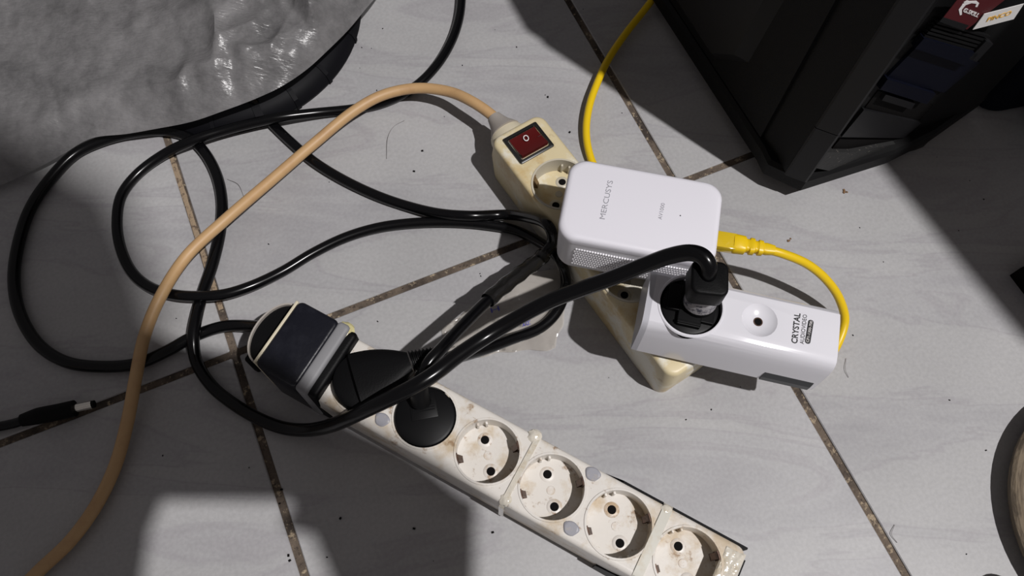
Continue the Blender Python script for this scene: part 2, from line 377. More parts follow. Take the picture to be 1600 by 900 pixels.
# ------------------------------------------------------------ socket parts shared by both strips
SR = 0.0186; SD = 0.0135
def socket_cutters(bm, c, ang, zt):
    cyl(bm, c, SR, zt - SD, zt + 0.003, 48)
def pin_cutters(bm, c, ang, zt):
    for s in (-1, 1):
        q = (c[0] + math.cos(ang) * 0.0095 * s, c[1] + math.sin(ang) * 0.0095 * s)
        cyl(bm, q, 0.0027, zt - SD - 0.006, zt - SD + 0.002, 16)
def fit_socket(root, c, ang, zt, sockm, clipm, rimm, clipang=None):
    # liner: floor disc and wall ring; pin cups; clips; key ribs
    bm = bmesh.new()
    prof = [(SR - 0.0001, zt - SD + 0.0001), (SR - 0.0001, zt + 0.0006), (SR + 0.0011, zt + 0.0006), (SR + 0.0014, zt - 0.0002), (SR + 0.0002, zt - 0.0004), (SR + 0.0002, zt - SD)]
    ringtube(bm, c, prof, 48); sk = obj('socket', bm, rimm, root)
    bm = bmesh.new()
    for s in (-1, 1):
        q = (c[0] + math.cos(ang) * 0.0095 * s, c[1] + math.sin(ang) * 0.0095 * s)
        ringtube(bm, q, [(0.0026, zt - SD - 0.0055), (0.0026, zt - SD + 0.0006), (0.0040, zt - SD + 0.0005), (0.0046, zt - SD + 0.00005), (0.0029, zt - SD - 0.0055)], 20)
    cyl(bm, c, 0.0028, zt - SD - 0.0002, zt - SD + 0.0003, 16, 0.0024)
    obj('socket_face', bm, sockm, sk)
    for s in (-1, 1):
        bm = bmesh.new(); q = (c[0] + math.cos(ang) * 0.0095 * s, c[1] + math.sin(ang) * 0.0095 * s)
        cyl(bm, q, 0.00255, zt - SD - 0.0058, zt - SD + 0.0002, 18); obj('pin_hole', bm, M['hole'], sk, label='dark round pin hole')
    ca = ang + PI / 2 if clipang is None else clipang
    for s in (0, PI):
        a = ca + s; bm = bmesh.new()
        base = Matrix.Translation((c[0], c[1], 0)) @ Matrix.Rotation(a, 4, 'Z')
        boxm(bm, base @ at(Vector((SR - 0.0004, 0, zt - 0.005))), 0.0012, 0.0052, 0.010)
        boxm(bm, base @ at(Vector((SR - 0.0021, 0, zt - 0.0046))) @ Matrix.Rotation(0.35, 4, 'Y'), 0.0008, 0.0036, 0.0075)
        boxm(bm, base @ at(Vector((SR - 0.0022, 0, zt - 0.0092))), 0.0032, 0.0040, 0.0008)
        obj('contact_clip', bm, clipm, sk, smooth=0, label='tarnished brass earth clip')
    for s in (-1, 1):
        bm = bmesh.new(); a = ang + (0 if s > 0 else PI)
        base = Matrix.Translation((c[0], c[1], 0)) @ Matrix.Rotation(a, 4, 'Z')
        boxm(bm, base @ at(Vector((SR - 0.0008, 0.0026, zt - 0.0090))), 0.0020, 0.0014, 0.0085, 0.0003)
        boxm(bm, base @ at(Vector((SR - 0.0008, -0.0026, zt - 0.0090))), 0.0020, 0.0014, 0.0085, 0.0003)
        obj('key_rib', bm, rimm, sk)
    return sk

# ------------------------------------------------------------ where the two strips lie
ZB = 0.042
bx = (W(1028, 563, ZB) - W(766, 217, ZB)); bx.z = 0; bx.normalize()
bc = W(870, 305, ZB - SD); bc.z = 0; bc += Vector((-bx.y, bx.x, 0)) * 0.0018
bmx = axes(bc, bx); binv = bmx.inverted()
def LB(px, py, z): return binv @ W(px, py, z)
hb = 0.0222
xs = -0.0545; xe = 0.1530
yl = LB(757, 222, ZB).y; yr = LB(862, 186, ZB).y
print('cream strip', xs, xe, yl, yr)
def clearpx(pts, r):
    out = []
    for x, y, z in pts:
        for _ in range(60):
            q = binv @ W(x, y, z)
            if xs - 0.002 < q.x < xe + 0.002 and -hb - r - 0.0006 < q.y < hb + r and z < ZB + r: z += 0.001
            else: break
        out.append(W(x, y, z))
    return out
# ------------------------------------------------------------ white power strip
ZT = 0.045
cs = [W(762, 705, ZT), W(860, 761, ZT), W(965, 819, ZT), W(1075, 878, ZT)]
ax = (cs[3] - cs[0]); ax.z = 0; pitch = ax.length / 3; ax.normalize()
o0 = cs[0].copy(); o0.z = 0
sm = axes(o0, ax)
ws = frame('power_strip', sm, 'dirty white power strip with six sockets and a black block on one end', 'power strip')
inv = sm.inverted()
def L2(px, py, z): q = inv @ W(px, py, z); return q
x0 = L2(500, 580, ZT).x - 0.012; x1 = L2(1160, 893, ZT).x
hw = 0.0232
bm = bmesh.new(); slab(bm, (x1 - x0) / 2, hw, 0.0, ZT, 0.006, 0.0025, ((x0 + x1) / 2, 0), taper=0.0012, tb=0.002)
body = obj('body', bm, M['white'], ws)
pa = inv.to_3x3() @ (W(765, 736, ZT - SD) - W(756, 688, ZT - SD)); PANG = math.atan2(pa.y, pa.x)
centres = [(pitch * k, 0) for k in (-2, -1, 0, 1, 2, 3)]
bm = bmesh.new()
for c in centres: socket_cutters(bm, c, PANG, ZT)
cut(body, bm)
bm = bmesh.new()
for c in centres[2:]: pin_cutters(bm, c, PANG, ZT)
cut(body, bm)
for c in centres[2:]: fit_socket(ws, c, PANG, ZT, M['whitesock'], M['clip'], M['white'])
for c in centres[:2]:
    bm = bmesh.new(); ringtube(bm, c, [(SR - 0.0001, ZT - SD + 0.0001), (SR - 0.0001, ZT + 0.0006), (SR + 0.0011, ZT + 0.0006), (SR + 0.0014, ZT - 0.0002), (SR + 0.0002, ZT - 0.0004), (SR + 0.0002, ZT - SD)], 48); obj('socket', bm, M['white'], ws)
# raised joints and screw caps
for px, py in ((597, 656), (926, 741), (892, 826)):
    q = L2(px, py, ZT); bm = bmesh.new(); ring = []
    for rr, z in ((0.0040, ZT - 0.001), (0.0040, ZT + 0.0004), (0.0034, ZT + 0.0009)):
        ring.append([Vector((q.x + rr * 1.15 * math.cos(a) * (1 + .12 * math.sin(3 * a)), q.y + rr * math.sin(a), z)) for a in [2 * PI * k / 20 for k in range(20)]])
    loft(bm, ring); obj('screw_cap', bm, M['greycap'], ws, label='grey round screw cap')
def strap(xc, wd, mt, name, lab, hwx=hw):
    bm = bmesh.new(); prof = [(-hwx - 0.0006, 0.004), (-hwx - 0.0006, ZT - 0.004), (-hwx + 0.0026, ZT + 0.0002), (-hwx + .005, ZT + 0.0008), (hwx - .005, ZT + 0.0008), (hwx - 0.0026, ZT + 0.0002), (hwx + 0.0006, ZT - 0.004), (hwx + 0.0006, 0.004)]
    for yy in (0,): pass
    A = [Vector((xc - wd / 2, y, z)) for y, z in prof]; B = [Vector((xc + wd / 2, y, z)) for y, z in prof]
    def shrink(p): return Vector((p.x, p.y * 0.96, min(p.z, ZT) - 0.0012 if p.z > ZT - 0.003 else p.z))
    rings = []
    for a, b in zip(A, B): rings.append([a, b, shrink(b), shrink(a)])
    loft(bm, rings); return obj(name, bm, mt, ws, label=lab)
strap(pitch * 0.52, 0.0032, M['glue'], 'glue_seam', 'thin yellowed glue seam across the strip')
strap(pitch * 2.49, 0.0056, mat('translucent_band', (0.60, 0.585, 0.52), 0.35, var=[((0.5, 0.42, 0.3), 80, 0.5, 0.65, 0.6)]), 'band', 'translucent band strapped across the strip')
for (px, py, r_) in ((836, 680, .0042), (789, 782, .0036), (1041, 796, .0034), (545, 508, .0062), (700, 616, .002)):
    if px == 545: continue
    q = L2(px, py, ZT); bm = bmesh.new()
    bmesh.ops.create_icosphere(bm, subdivisions=3, radius=r_)
    for vv in bm.verts:
        vv.co *= 1 + 0.25 * noise.noise(vv.co * 600); vv.co.z *= 0.45; vv.co += Vector((q.x, q.y * .97, ZT - 0.0006))
    obj('glue_blob', bm, M['glue'], ws)
bm = bmesh.new(); gx = x1 - 0.0075
rows = []
for i in range(16):
    rows.append([Vector((gx - 0.006 + 0.0122 * i / 15, -0.019 + 0.038 * j / 30, ZT + (-0.0006 if i in (0, 15) or j in (0, 30) else 0.0005 + 0.0006 * noise.noise(Vector((i * .6, j * .5, 2)))))) for j in range(31)])
loft(bm, rows, closed=False, cap=False); obj('glue_smear', bm, M['glue'], ws)
# black tape along the two lower edges
for s, xa, xb, zz in ((1, pitch * 1.35, x1 - 0.001, ZT - 0.004), (-1, pitch * 2.0, x1 - 0.012, ZT - 0.012)):
    bm = bmesh.new(); yy = s * (hw - 0.0006)
    pts = [Vector((xa, yy, 0.002)), Vector((xb, yy, 0.002)), Vector((xb, yy, zz)), Vector((xa + 0.02, yy, zz)), Vector((xa, yy, zz - 0.012))]
    poly_slab(bm, pts, Vector((0, s * 0.0012, 0))); obj('side_tape', bm, M['plug'], ws, label='black tape along the side', smooth=0)
bm = bmesh.new(); pts = [Vector((x1 - 0.0002, -hw + .006, 0.002)), Vector((x1 - 0.0002, hw - .006, 0.002)), Vector((x1 - 0.0002, hw - .006, ZT - 0.006)), Vector((x1 - 0.0002, -hw + .006, ZT - 0.006))]
poly_slab(bm, pts, Vector((0.001, 0, 0))); obj('end_tape', bm, M['plug'], ws, smooth=0)
# black end block with tie, collar and cord entry
bz = 0.056
e1 = L2(494, 557, bz).x; e2 = L2(431, 520, bz).x; bw = 0.0235; e3 = L2(525, 575, bz - .004).x
bm = bmesh.new(); slab(bm, (e1 - e2) / 2, bw, 0.0, bz, 0.004, 0.0022, ((e1 + e2) / 2, 0)); blk = obj('end_block', bm, M['blocktop'], ws, label='scuffed black block taped to the end')
bm = bmesh.new(); slab(bm, 0.0062, bw - 0.0005, 0.0, bz - 0.0035, 0.003, 0.0025, (e3 - 0.0062, 0)); obj('end_collar', bm, M['plug'], ws, label='black tape collar')
bm = bmesh.new(); slab(bm, 0.0042, bw + 0.0008, 0.004, bz - 0.0006, 0.0028, 0.0022, (e1 + 0.0030, 0)); obj('cable_tie', bm, M['tie'], ws, label='grey cable tie around the block')
q = L2(548, 503, bz - .006)
bm = bmesh.new(); bmesh.ops.create_icosphere(bm, subdivisions=3, radius=.0062)
for vv in bm.verts: vv.co *= 1 + 0.2 * noise.noise(vv.co * 400); vv.co.z *= 0.6; vv.co += Vector((q.x, bw - 0.003, bz - .006))
obj('glue_blob', bm, mat('yellow_glue', (0.55, 0.50, 0.26), 0.3, var=[((0.3, 0.22, 0.1), 150, 0.5, 0.6, 0.7)], bump=.4), ws, label='yellowed blob of glue on the tie')
bm = bmesh.new(); slab(bm, 0.0009, bw - 0.001, 0.004, bz - 0.0018, 0.0006, 0.0004, (e2 - 0.0012, 0)); obj('edge_plate', bm, M['creamside'], ws, label='pale edge strip of the end cap')
def half_disc(bm, x, r, dx, z0, z1, n=20):
    P = [Vector((x - dx * math.sin(PI * k / n), r * math.cos(PI * k / n), 0)) for k in range(n + 1)]
    loft(bm, [[p + Vector((0, 0, z)) for p in P] for z in (z0, z1)])
bm = bmesh.new(); half_disc(bm, e2 - 0.004, 0.0205, 0.013, 0.006, bz - 0.012); ec = obj('end_cap', bm, M['plug'], ws)
bm = bmesh.new()
P = []
for k in range(21):
    a = PI * k / 20; P.append([Vector((e2 - 0.004 - (0.013 + t_) * math.sin(a), (0.0205 + t_) * math.cos(a), z)) for t_, z in ((0, bz - .013), (0.0011, bz - .013), (0.0011, bz - .0095), (0, bz - .0095))])
loft(bm, P); obj('end_cap_rim', bm, M['relief'], ec, label='pale rim of the end cap')
bm = bmesh.new(); slab(bm, 0.003, 0.007, 0.0, 0.02, 0.002, 0.001, (e2 - 0.020, -0.013)); obj('cord_grip', bm, M['plug'], ws)

# ------------------------------------------------------------ plugs on the white strip and their cables
def disc_plug(root, c, zb, zt, mt, r=0.0181):
    bm = bmesh.new(); cyl(bm, c, r, zb, zt, 40, bev=0.002)
    return bm
# angled plug with its thin cable
TCR = 0.0037
b1 = sm @ Vector((centres[0][0], 0, 0)); b1.z = 0
pend = W(672, 556, 0.055); pdir = pend - b1; pdir.z = 0; pl = pdir.length
c1 = frame('black_power_cable', at(b1), 'thin black cable off the top edge, from the angled plug beside the black end block', 'cable')
m1 = axes(b1, pdir); mi = MW[c1.name].inverted()
bm = bmesh.new(); cyl(bm, (0, 0), 0.0182, ZT - 0.012, ZT + 0.008, 40, bev=0.003)
bm.transform(m1); obj('plug', bm, M['plug'], c1, world=True)
bm = bmesh.new(); rings = []
for t in [k / 10 for k in range(11)]:
    x = -0.004 + t * (pl * 0.80); hwid = 0.0110 * (1 - t ** 2.0) + 0.0065; hz = 0.0065 - 0.001 * t; zc = ZT + 0.007 + 0.002 * t
    rings.append([Vector((x, hwid * math.copysign(abs(math.cos(a)) ** .7, math.cos(a)), zc + hz * math.copysign(abs(math.sin(a)) ** .7, math.sin(a)))) for a in [2 * PI * q / 24 for q in range(24)]])
loft(bm, rings); bm.transform(m1); obj('plug_handle', bm, M['plug'], c1, world=True)
bm = bmesh.new(); rings = []
for k in range(29):
    t = k / 28; x = pl * 0.72 + t * pl * 0.36; r = (0.0072 - 0.0024 * t) * (1.0 if k % 4 < 2 else 0.84)
    rings.append([Vector((x, r * math.cos(a), ZT + 0.0095 + r * math.sin(a))) for a in [2 * PI * q / 14 for q in range(14)]])
loft(bm, rings); bm.transform(m1); obj('strain_relief', bm, M['plug'], c1, world=True, label='ribbed strain relief')
pts = [(668, 557, ZT + .0095), (700, 560, .045), (745, 550, .026), (800, 530, .012), (845, 512, .006), (872, 484, .005), (884, 445, .005), (874, 405, .005), (845, 380, .0045), (805, 360, .0045), (760, 351, .0045), (700, 347, .0045), (640, 349, .0045), (590, 356, .0045), (540, 371, .0045), (490, 395, .0045), (440, 425, .006), (390, 448, .0105), (350, 460, .0125), (312, 463, .0125), (270, 460, .0105), (230, 446, .005), (205, 423, .004), (188, 385, .004), (183, 345, .004), (190, 305, .004), (215, 272, .004), (255, 242, .006), (300, 220, .0115), (350, 204, .011), (400, 191, .0115), (440, 183, .0115), (500, 176, .006), (555, 170, .004), (600, 160, .004), (645, 138, .004), (680, 105, .004), (705, 65, .004), (718, 25, .004), (721, -20, .004), (715, -60, .004)]
bm = bmesh.new(); tube(bm, smoothz(spline(clearpx(pts, TCR), 8)), TCR); obj('cord', bm, M['thincable'], c1, world=True)

# straight plug with the taped cable
b2 = sm @ Vector((centres[1][0], 0, 0)); b2.z = 0
c2 = frame('taped_black_cable', at(b2), 'black cable with a clear taped length, from the round straight plug in the white strip', 'cable')
bm = bmesh.new(); cyl(bm, (0, 0), 0.0181, ZT - 0.012, ZT + 0.002, 44, bev=0.002); pg = obj('plug', bm, M['greyplug'], c2)
sa = math.atan2(ax.y, ax.x)
bm = bmesh.new()
mm = Matrix.Rotation(sa + PANG, 4, 'Z')
for k in range(5): boxm(bm, mm @ at(Vector((-0.003 - k * 0.0016, 0, ZT + 0.0022))), 0.0007, 0.013, 0.0008)
boxm(bm, mm @ at(Vector((-0.006, 0, ZT + 0.0015))), 0.016, 0.0160, 0.0018, 0.0006)
obj('plug_ribs', bm, M['greyplug'], pg)
pts0 = [tuple(W(658, 628, .050)), tuple(W(655, 608, .060)), tuple(W(663, 582, .067))]
bm = bmesh.new(); tube(bm, spline([Vector(q) for q in pts0], 10), lambda t: 0.0060 - 0.0016 * t, 16); obj('strain_relief', bm, M['greyplug'], c2, world=True)
pts = [(657, 600, .064), (668, 570, .069), (690, 545, .068), (722, 510, .058), (768, 464, .046), (812, 428, .037), (848, 400, .030), (863, 377, .025), (858, 354, .020), (832, 341, .014), (790, 336, .0065), (735, 337, .0115), (690, 334, .009), (640, 323, .0045), (590, 306, .004), (535, 280, .004), (490, 252, .004), (455, 222, .004), (425, 193, .004), (405, 168, .010), (380, 140, .024), (350, 100, .024)]
cv2 = smoothz(spline(clearpx(pts, .0037), 8))
bm = bmesh.new(); tube(bm, cv2, 0.0037); obj('cord', bm, M['thincable'], c2, world=True)
seg = cv2[4 * 8 - 1: 6 * 8 + 3]
bm = bmesh.new(); tube(bm, seg, lambda t: 0.0050 + 0.0004 * math.sin(t * 30), 16, cap=False)
obj('clear_tape', bm, M['tape'], c2, world=True, label='clear tape wrapped round the cable')

# ------------------------------------------------------------ cream power strip
bs = frame('power_strip', bmx, 'yellowed cream power strip with a red rocker switch, under both white adapters', 'power strip')
yc = 0.0
bm = bmesh.new(); xe -= 0.003; xs -= 0.002; slab(bm, (xe - xs) / 2, hb, 0.0, ZB, 0.0075, 0.003, ((xs + xe) / 2, yc), taper=0.0010, steps=4, tb=0.0015)
body2 = obj('body', bm, M['cream'], bs)
ba = binv.to_3x3() @ (W(865, 322, ZB - SD) - W(874, 289, ZB - SD)); BANG = math.atan2(ba.y, ba.x)
p2 = 0.0395; cen = [(p2 * k, 0) for k in range(4)]
bm = bmesh.new()
for c in cen: socket_cutters(bm, c, BANG, ZB)
cut(body2, bm); bm = bmesh.new()
for c in cen[:3]: pin_cutters(bm, c, BANG, ZB)
cut(body2, bm)
for c in (cen[0], cen[2]): fit_socket(bs, c, BANG, ZB, M['sock'], M['brass'], M['sock'])
# switch
sc4 = [W(783, 219, ZB), W(837, 188, ZB), W(869, 229, ZB), W(813, 261, ZB)]
sq = [binv @ p for p in sc4]; cx = sum(p.x for p in sq) / 4; cy = sum(p.y for p in sq) / 4
sx = ((sq[1] - sq[0]).length + (sq[2] - sq[3]).length) / 4; sy = ((sq[2] - sq[1]).length + (sq[3] - sq[0]).length) / 4
print('switch', cx, cy, sx, sy, [tuple(round(a, 4) for a in p) for p in sq])
hx, hy = (max(p.x for p in sq) - min(p.x for p in sq)) / 2 - .0012, (max(p.y for p in sq) - min(p.y for p in sq)) / 2 - .0012
bm = bmesh.new()
A = [Vector((cx + x, cy + y, z)) for (x, y) in rect(hx, hy, 0.001, 2) for z in (0,)]
rings = []
for ins, z in ((0, ZB - 0.001), (0, ZB + 0.0012), (0.0006, ZB + 0.0016), (0.0022, ZB + 0.0016), (0.0026, ZB - 0.0008)):
    rings.append([Vector((cx + x, cy + y, z)) for x, y in rect(hx - ins, hy - ins, 0.001, 2)])
loft(bm, rings); swf = obj('switch_frame', bm, M['bezel'], bs, label='black bezel of the switch')
bm = bmesh.new(); rx, ry = hx - 0.0034, hy - 0.0032
rings = []
for k in range(9):
    t = k / 8; x = cx - rx + 2 * rx * t; z = ZB + 0.0008 + 0.0018 * t + 0.0030 * (t - 0.45) ** 2 * 1.5
    rings.append([Vector((x, cy - ry, z)), Vector((x, cy + ry, z)), Vector((x, cy + ry, ZB - 0.001)), Vector((x, cy - ry, ZB - 0.001))])
loft(bm, rings); obj('rocker', bm, M['red'], swf, label='dark red translucent rocker', smooth=50)
nz = Vector((0, 0, 1))
zt_ = ZB + 0.0026
text_mesh('switch_symbol', 'O', W(820, 222, zt_), W(828, 219, zt_) - W(820, 222, zt_), W(816, 213, zt_) - W(820, 222, zt_), nz, M['whiteink'], swf, 0.0003, label='white off mark')
text_mesh('switch_symbol', 'I', W(840, 214, zt_ + .0006), W(841, 213.5, zt_) - W(840, 214, zt_), W(846, 211, zt_) - W(840, 214, zt_), nz, M['greyink'], swf, 0.0003, label='faint on mark')
# cord entry: collar and grey relief
ent = (binv @ W(780, 190, 0.030)); ey = ent.y
bm = bmesh.new(); rings = []
for x, r in ((xs + 0.003, 0.0145), (xs - 0.004, 0.0135), (xs - 0.007, 0.0120)):
    rings.append([Vector((x, ey + r * math.cos(a), 0.026 + r * 0.85 * math.sin(a))) for a in [2 * PI * q / 24 for q in range(24)]])
loft(bm, rings); obj('cord_collar', bm, M['creamside'], bs)
bm = bmesh.new(); rings = []
for x, r in ((xs - 0.0065, 0.0118), (xs - 0.009, 0.0105), (xs - 0.013, 0.0080), (xs - 0.018, 0.0062), (xs - 0.0215, 0.0052)):
    rings.append([Vector((x, ey + 0.12 * (x - xs) * 0 + r * math.cos(a), 0.027 + r * math.sin(a))) for a in [2 * PI * q / 24 for q in range(24)]])
loft(bm, rings); obj('strain_relief', bm, M['relief'], bs, label='grey rubber strain relief')
rp = bmx @ Vector((xs - 0.012, ey, 0.027))
bc_root = frame('beige_cord', at(W(300, 400)), 'thick beige mains cord curving from the bottom left corner to the cream strip', 'cable')
mid = bmx @ Vector((xs - 0.030, ey - 0.000, 0.028))
pts = pathpx([(20, 935, .006), (60, 893, .006), (110, 845, .006), (150, 790, .006), (180, 728, .006), (200, 655, .009), (212, 590, .012), (226, 525, .012), (250, 465, .018), (292, 400, .016), (350, 345, .018), (420, 285, .014), (490, 225, .012), (555, 172, .016), (600, 148, .017), (650, 138, .018), (700, 143, .022), (735, 158, .026)])
cvb = spline(pts[:-1] + [W(738, 159, .027)] + [bmx @ Vector((xs - 0.0215, ey, .027)), rp], 8)
bm = bmesh.new(); tube(bm, smoothz(cvb), 0.0040, 16); obj('cord', bm, M['beige'], bc_root, world=True)

# ------------------------------------------------------------ white wifi-type adapter
ZM = 0.088
c_ = [W(893, 246, ZM), W(1133, 288, ZM), W(1114, 414, ZM), W(873, 367, ZM)]
print('merc', (c_[1] - c_[0]).length, (c_[2] - c_[3]).length, (c_[3] - c_[0]).length, (c_[2] - c_[1]).length)
mc = sum(c_, Vector()) / 4; mc.z = 0
mx_ = (c_[1] - c_[0] + c_[2] - c_[3]); mx_.z = 0
mm = axes(mc, mx_); minv = mm.inverted()
mrc = frame('powerline_adapter', mm, 'matte white rounded network adapter with grey lettering, plugged into the cream power strip', 'adapter')
lx = ((c_[1] - c_[0]).length + (c_[2] - c_[3]).length) / 4; ly = ((c_[3] - c_[0]).length + (c_[2] - c_[1]).length) / 4
q4 = [minv @ p for p in c_]; print('merc local', [tuple(round(a, 4) for a in p) for p in q4])
def outline(hx, hy, r, bulge=0.0012, n=8):
    pts = rect(hx, hy, r, n); return [(x * (1 + bulge / hx * (1 - (y / hy) ** 2)), y * (1 + bulge / hy * (1 - (x / hx) ** 2))) for x, y in pts]
bm = bmesh.new(); rings = []
for ins, z in ((0.004, 0.0460), (0.0015, 0.0475), (0.0010, 0.060), (0.0004, ZM - 0.006)):
    rings.append([Vector((x, y, z)) for x, y in outline(lx - ins, ly - ins, 0.0095)])
loft(bm, rings); shell = obj('shell', bm, M['adapterside'], mrc, label='light grey lower shell')
bm = bmesh.new(); rings = []
for ins, z in ((0.0003, ZM - 0.0075), (-0.0001, ZM - 0.0035), (0.0004, ZM - 0.0015), (0.0016, ZM - 0.0004), (0.0032, ZM)):
    rings.append([Vector((x, y, z)) for x, y in outline(lx - ins, ly - ins, 0.0095)])
loft(bm, rings); obj('cover', bm, M['adapter'], mrc, label='bright white top cover', smooth=50)
bm = bmesh.new(); cyl(bm, (0, 0), 0.0175, 0.030, 0.0465, 32); bm.transform(at(minv @ (bmx @ Vector((cen[1][0], 0, 0))))); obj('plug', bm, M['adapterside'], mrc)
# grille on the near long side
bm = bmesh.new(); n_ = 44
for i in range(n_):
    for j in range(8):
        x = -lx + 0.012 + i * 0.00165 + (0.0008 if j % 2 else 0); z = 0.0545 + j * 0.0028
        y = -(ly - 0.0007) - 0.0012 * (1 - (x / lx) ** 2)
        boxm(bm, at(Vector((x, y, z))), 0.0011, 0.0010, 0.0017)
obj('grille', bm, M['grille'], mrc, smooth=0, kind='stuff', label='fine perforated vent on the near side')
bm = bmesh.new(); cyl(bm, (0, 0), 0.0004, ZM - .0002, ZM + 0.0002, 8); q = minv @ W(1063, 337, ZM); bm.transform(at(Vector((q.x, q.y, 0)))); obj('indicator', bm, M['ink'], mrc)
def drape(o, par_prof, base):
    for v_ in o.data.vertices:
        y = v_.co.y; zz = None
        for (ya, za), (yb, zb) in zip(par_prof[3:], par_prof[4:]):
            if ya <= y <= yb: zz = za + (zb - za) * (y - ya) / (yb - ya)
        if zz is not None: v_.co.z += zz - base
def px_text(name, s, z, a, b, top, mt, par, bold=0, shear=0, lab=None):
    p0 = W(*a, z); U = W(*b, z) - p0; V = W(a[0] + top[0], a[1] + top[1], z) - p0
    return text_mesh(name, s, p0, U, V, nz, mt, par, 0.00015, bold, shear, lab)
px_text('lettering', 'MERCUSYS', ZM, (945, 343), (958, 283), (-8.5, -1.5), M['greyink'], mrc, 0.0)
px_text('lettering', 'AV1000', ZM, (1034, 343.5), (1039, 318), (-6, -1), M['greyink'], mrc, 0.0)

# ------------------------------------------------------------ glossy adapter with a through socket
ZC = 0.086
f = [W(1018, 417, ZC), W(1303, 472, ZC), W(1283, 606, 0.049), W(987, 545, 0.049)]
cxx = f[1] - f[0]; d2 = W(1240, 608, .049) - W(990, 545, .049); dirc = (cxx.normalized() + d2.normalized()); dirc.z = 0
cc = sum(f, Vector()) / 4; cc.z = 0
cm = axes(cc, dirc); cinv = cm.inverted()
q4 = [cinv @ p for p in f]; print('crystal local', [tuple(round(a, 4) for a in p) for p in q4])
cry = frame('surge_adapter', cm, 'glossy white adapter with black lettering and a round socket holding a black plug', 'adapter')
X0 = (q4[0].x + q4[3].x) / 2; X1 = (q4[1].x + q4[2].x) / 2
Y0 = (q4[2].y + q4[3].y) / 2 - 0.0012; Y1 = (q4[0].y + q4[1].y) / 2 + 0.002
wd = Y1 - Y0; print('crystal', X0, X1, Y0, Y1)
prof = [(Y0 + 0.002, 0.0465), (Y0, 0.048), (Y0, 0.052), (Y0 + 0.0004, 0.062), (Y0 + 0.0010, 0.0715), (Y0 + 0.0018, 0.0780), (Y0 + 0.0028, 0.0815), (Y0 + 0.0042, 0.0840), (Y0 + 0.0058, 0.0854), (Y0 + 0.009, ZC - .0001), (Y0 + wd * .55, ZC), (Y1 - 0.012, ZC), (Y1 - 0.007, ZC - 0.0008), (Y1 - 0.004, ZC - 0.0035), (Y1 - 0.002, ZC - 0.010), (Y1, 0.052), (Y1, 0.048), (Y1 - 0.002, 0.0465)]
bm = bmesh.new(); rings = []
for k, x in enumerate((X0 + 0.0035, X0 + 0.004, X0 + 0.0045, X1 - 0.0012, X1 - 0.0004, X1)):
    s = (1, 1, 1, 1, 0.992, 0.975)[k]
    rings.append([Vector((x, (Y0 + Y1) / 2 + (y - (Y0 + Y1) / 2) * s, 0.0465 + (z - 0.0465) * s)) for y, z in prof])
loft(bm, rings); cb = obj('shell', bm, M['gloss'], cry, smooth=28)
scc = cinv @ W(1080, 477, ZC); scp = (scc.x, scc.y)
dm = cinv @ W(1187, 500, ZC)
bm = bmesh.new(); cyl(bm, scp, 0.0182, ZC - 0.014, ZC + 0.004, 56)
nb = 24; R = []
for r_, z_ in ((0.0002, ZC - 0.0032), (0.0040, ZC - 0.0030), (0.0075, ZC - 0.0016), (0.0100, ZC - .0002), (0.0120, ZC + 0.002)):
    R.append([Vector((dm.x + r_ * math.cos(2 * PI * i / nb), dm.y + r_ * math.sin(2 * PI * i / nb), z_)) for i in range(nb)])
cut(cb, bm)
bm = bmesh.new(); loft(bm, R); cut(cb, bm)
bm = bmesh.new(); ringtube(bm, (dm.x, dm.y), [(0.0020, ZC - 0.0038), (0.0027, ZC - 0.0038), (0.0027, ZC - 0.0029), (0.0020, ZC - 0.0029)], 20); obj('screw_well', bm, M['clip'], cry)
bm = bmesh.new(); cyl(bm, (dm.x, dm.y), 0.0021, ZC - 0.0045, ZC - 0.0029, 16); obj('screw', bm, M['hole'], cry, label='dark screw in a shallow dimple')
# grey left end plate
bm = bmesh.new(); e = [Vector((X0 + 0.0035, y, z)) for y, z in prof]; g = [Vector((X0, (Y0 + Y1) / 2 + (y - (Y0 + Y1) / 2) * 0.985, 0.0465 + (z - 0.0465) * 0.985)) for y, z in prof]
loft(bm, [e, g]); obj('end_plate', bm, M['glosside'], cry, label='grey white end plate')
# back plate, plug, smoked window
bm = bmesh.new(); slab(bm, (X1 - X0) / 2 - 0.003, wd / 2 - 0.002, 0.0445, 0.0468, 0.003, 0.0003, ((X0 + X1) / 2, (Y0 + Y1) / 2)); obj('back_plate', bm, M['glosside'], cry)
pc4 = cinv @ (bmx @ Vector((cen[3][0], 0, 0))); bm = bmesh.new(); cyl(bm, (pc4.x, pc4.y), 0.0175, 0.030, 0.0447, 32); obj('plug', bm, M['glosside'], cry)
bm = bmesh.new()
wa = cinv @ W(1192, 588, .056); wx0 = wa.x; wx1 = X1 - 0.003
pr = [(Y0 - 0.0006, 0.0478), (Y0 - 0.0006, 0.053), (Y0 + 0.0004, 0.0602)]
loft(bm, [[Vector((x, y, z)) for y, z in pr] + [Vector((x, y + .002, z)) for y, z in pr[::-1]] for x in (wx0, wx1)]); obj('smoked_window', bm, M['window'], cry, smooth=0, label='dark smoked window on the near corner')
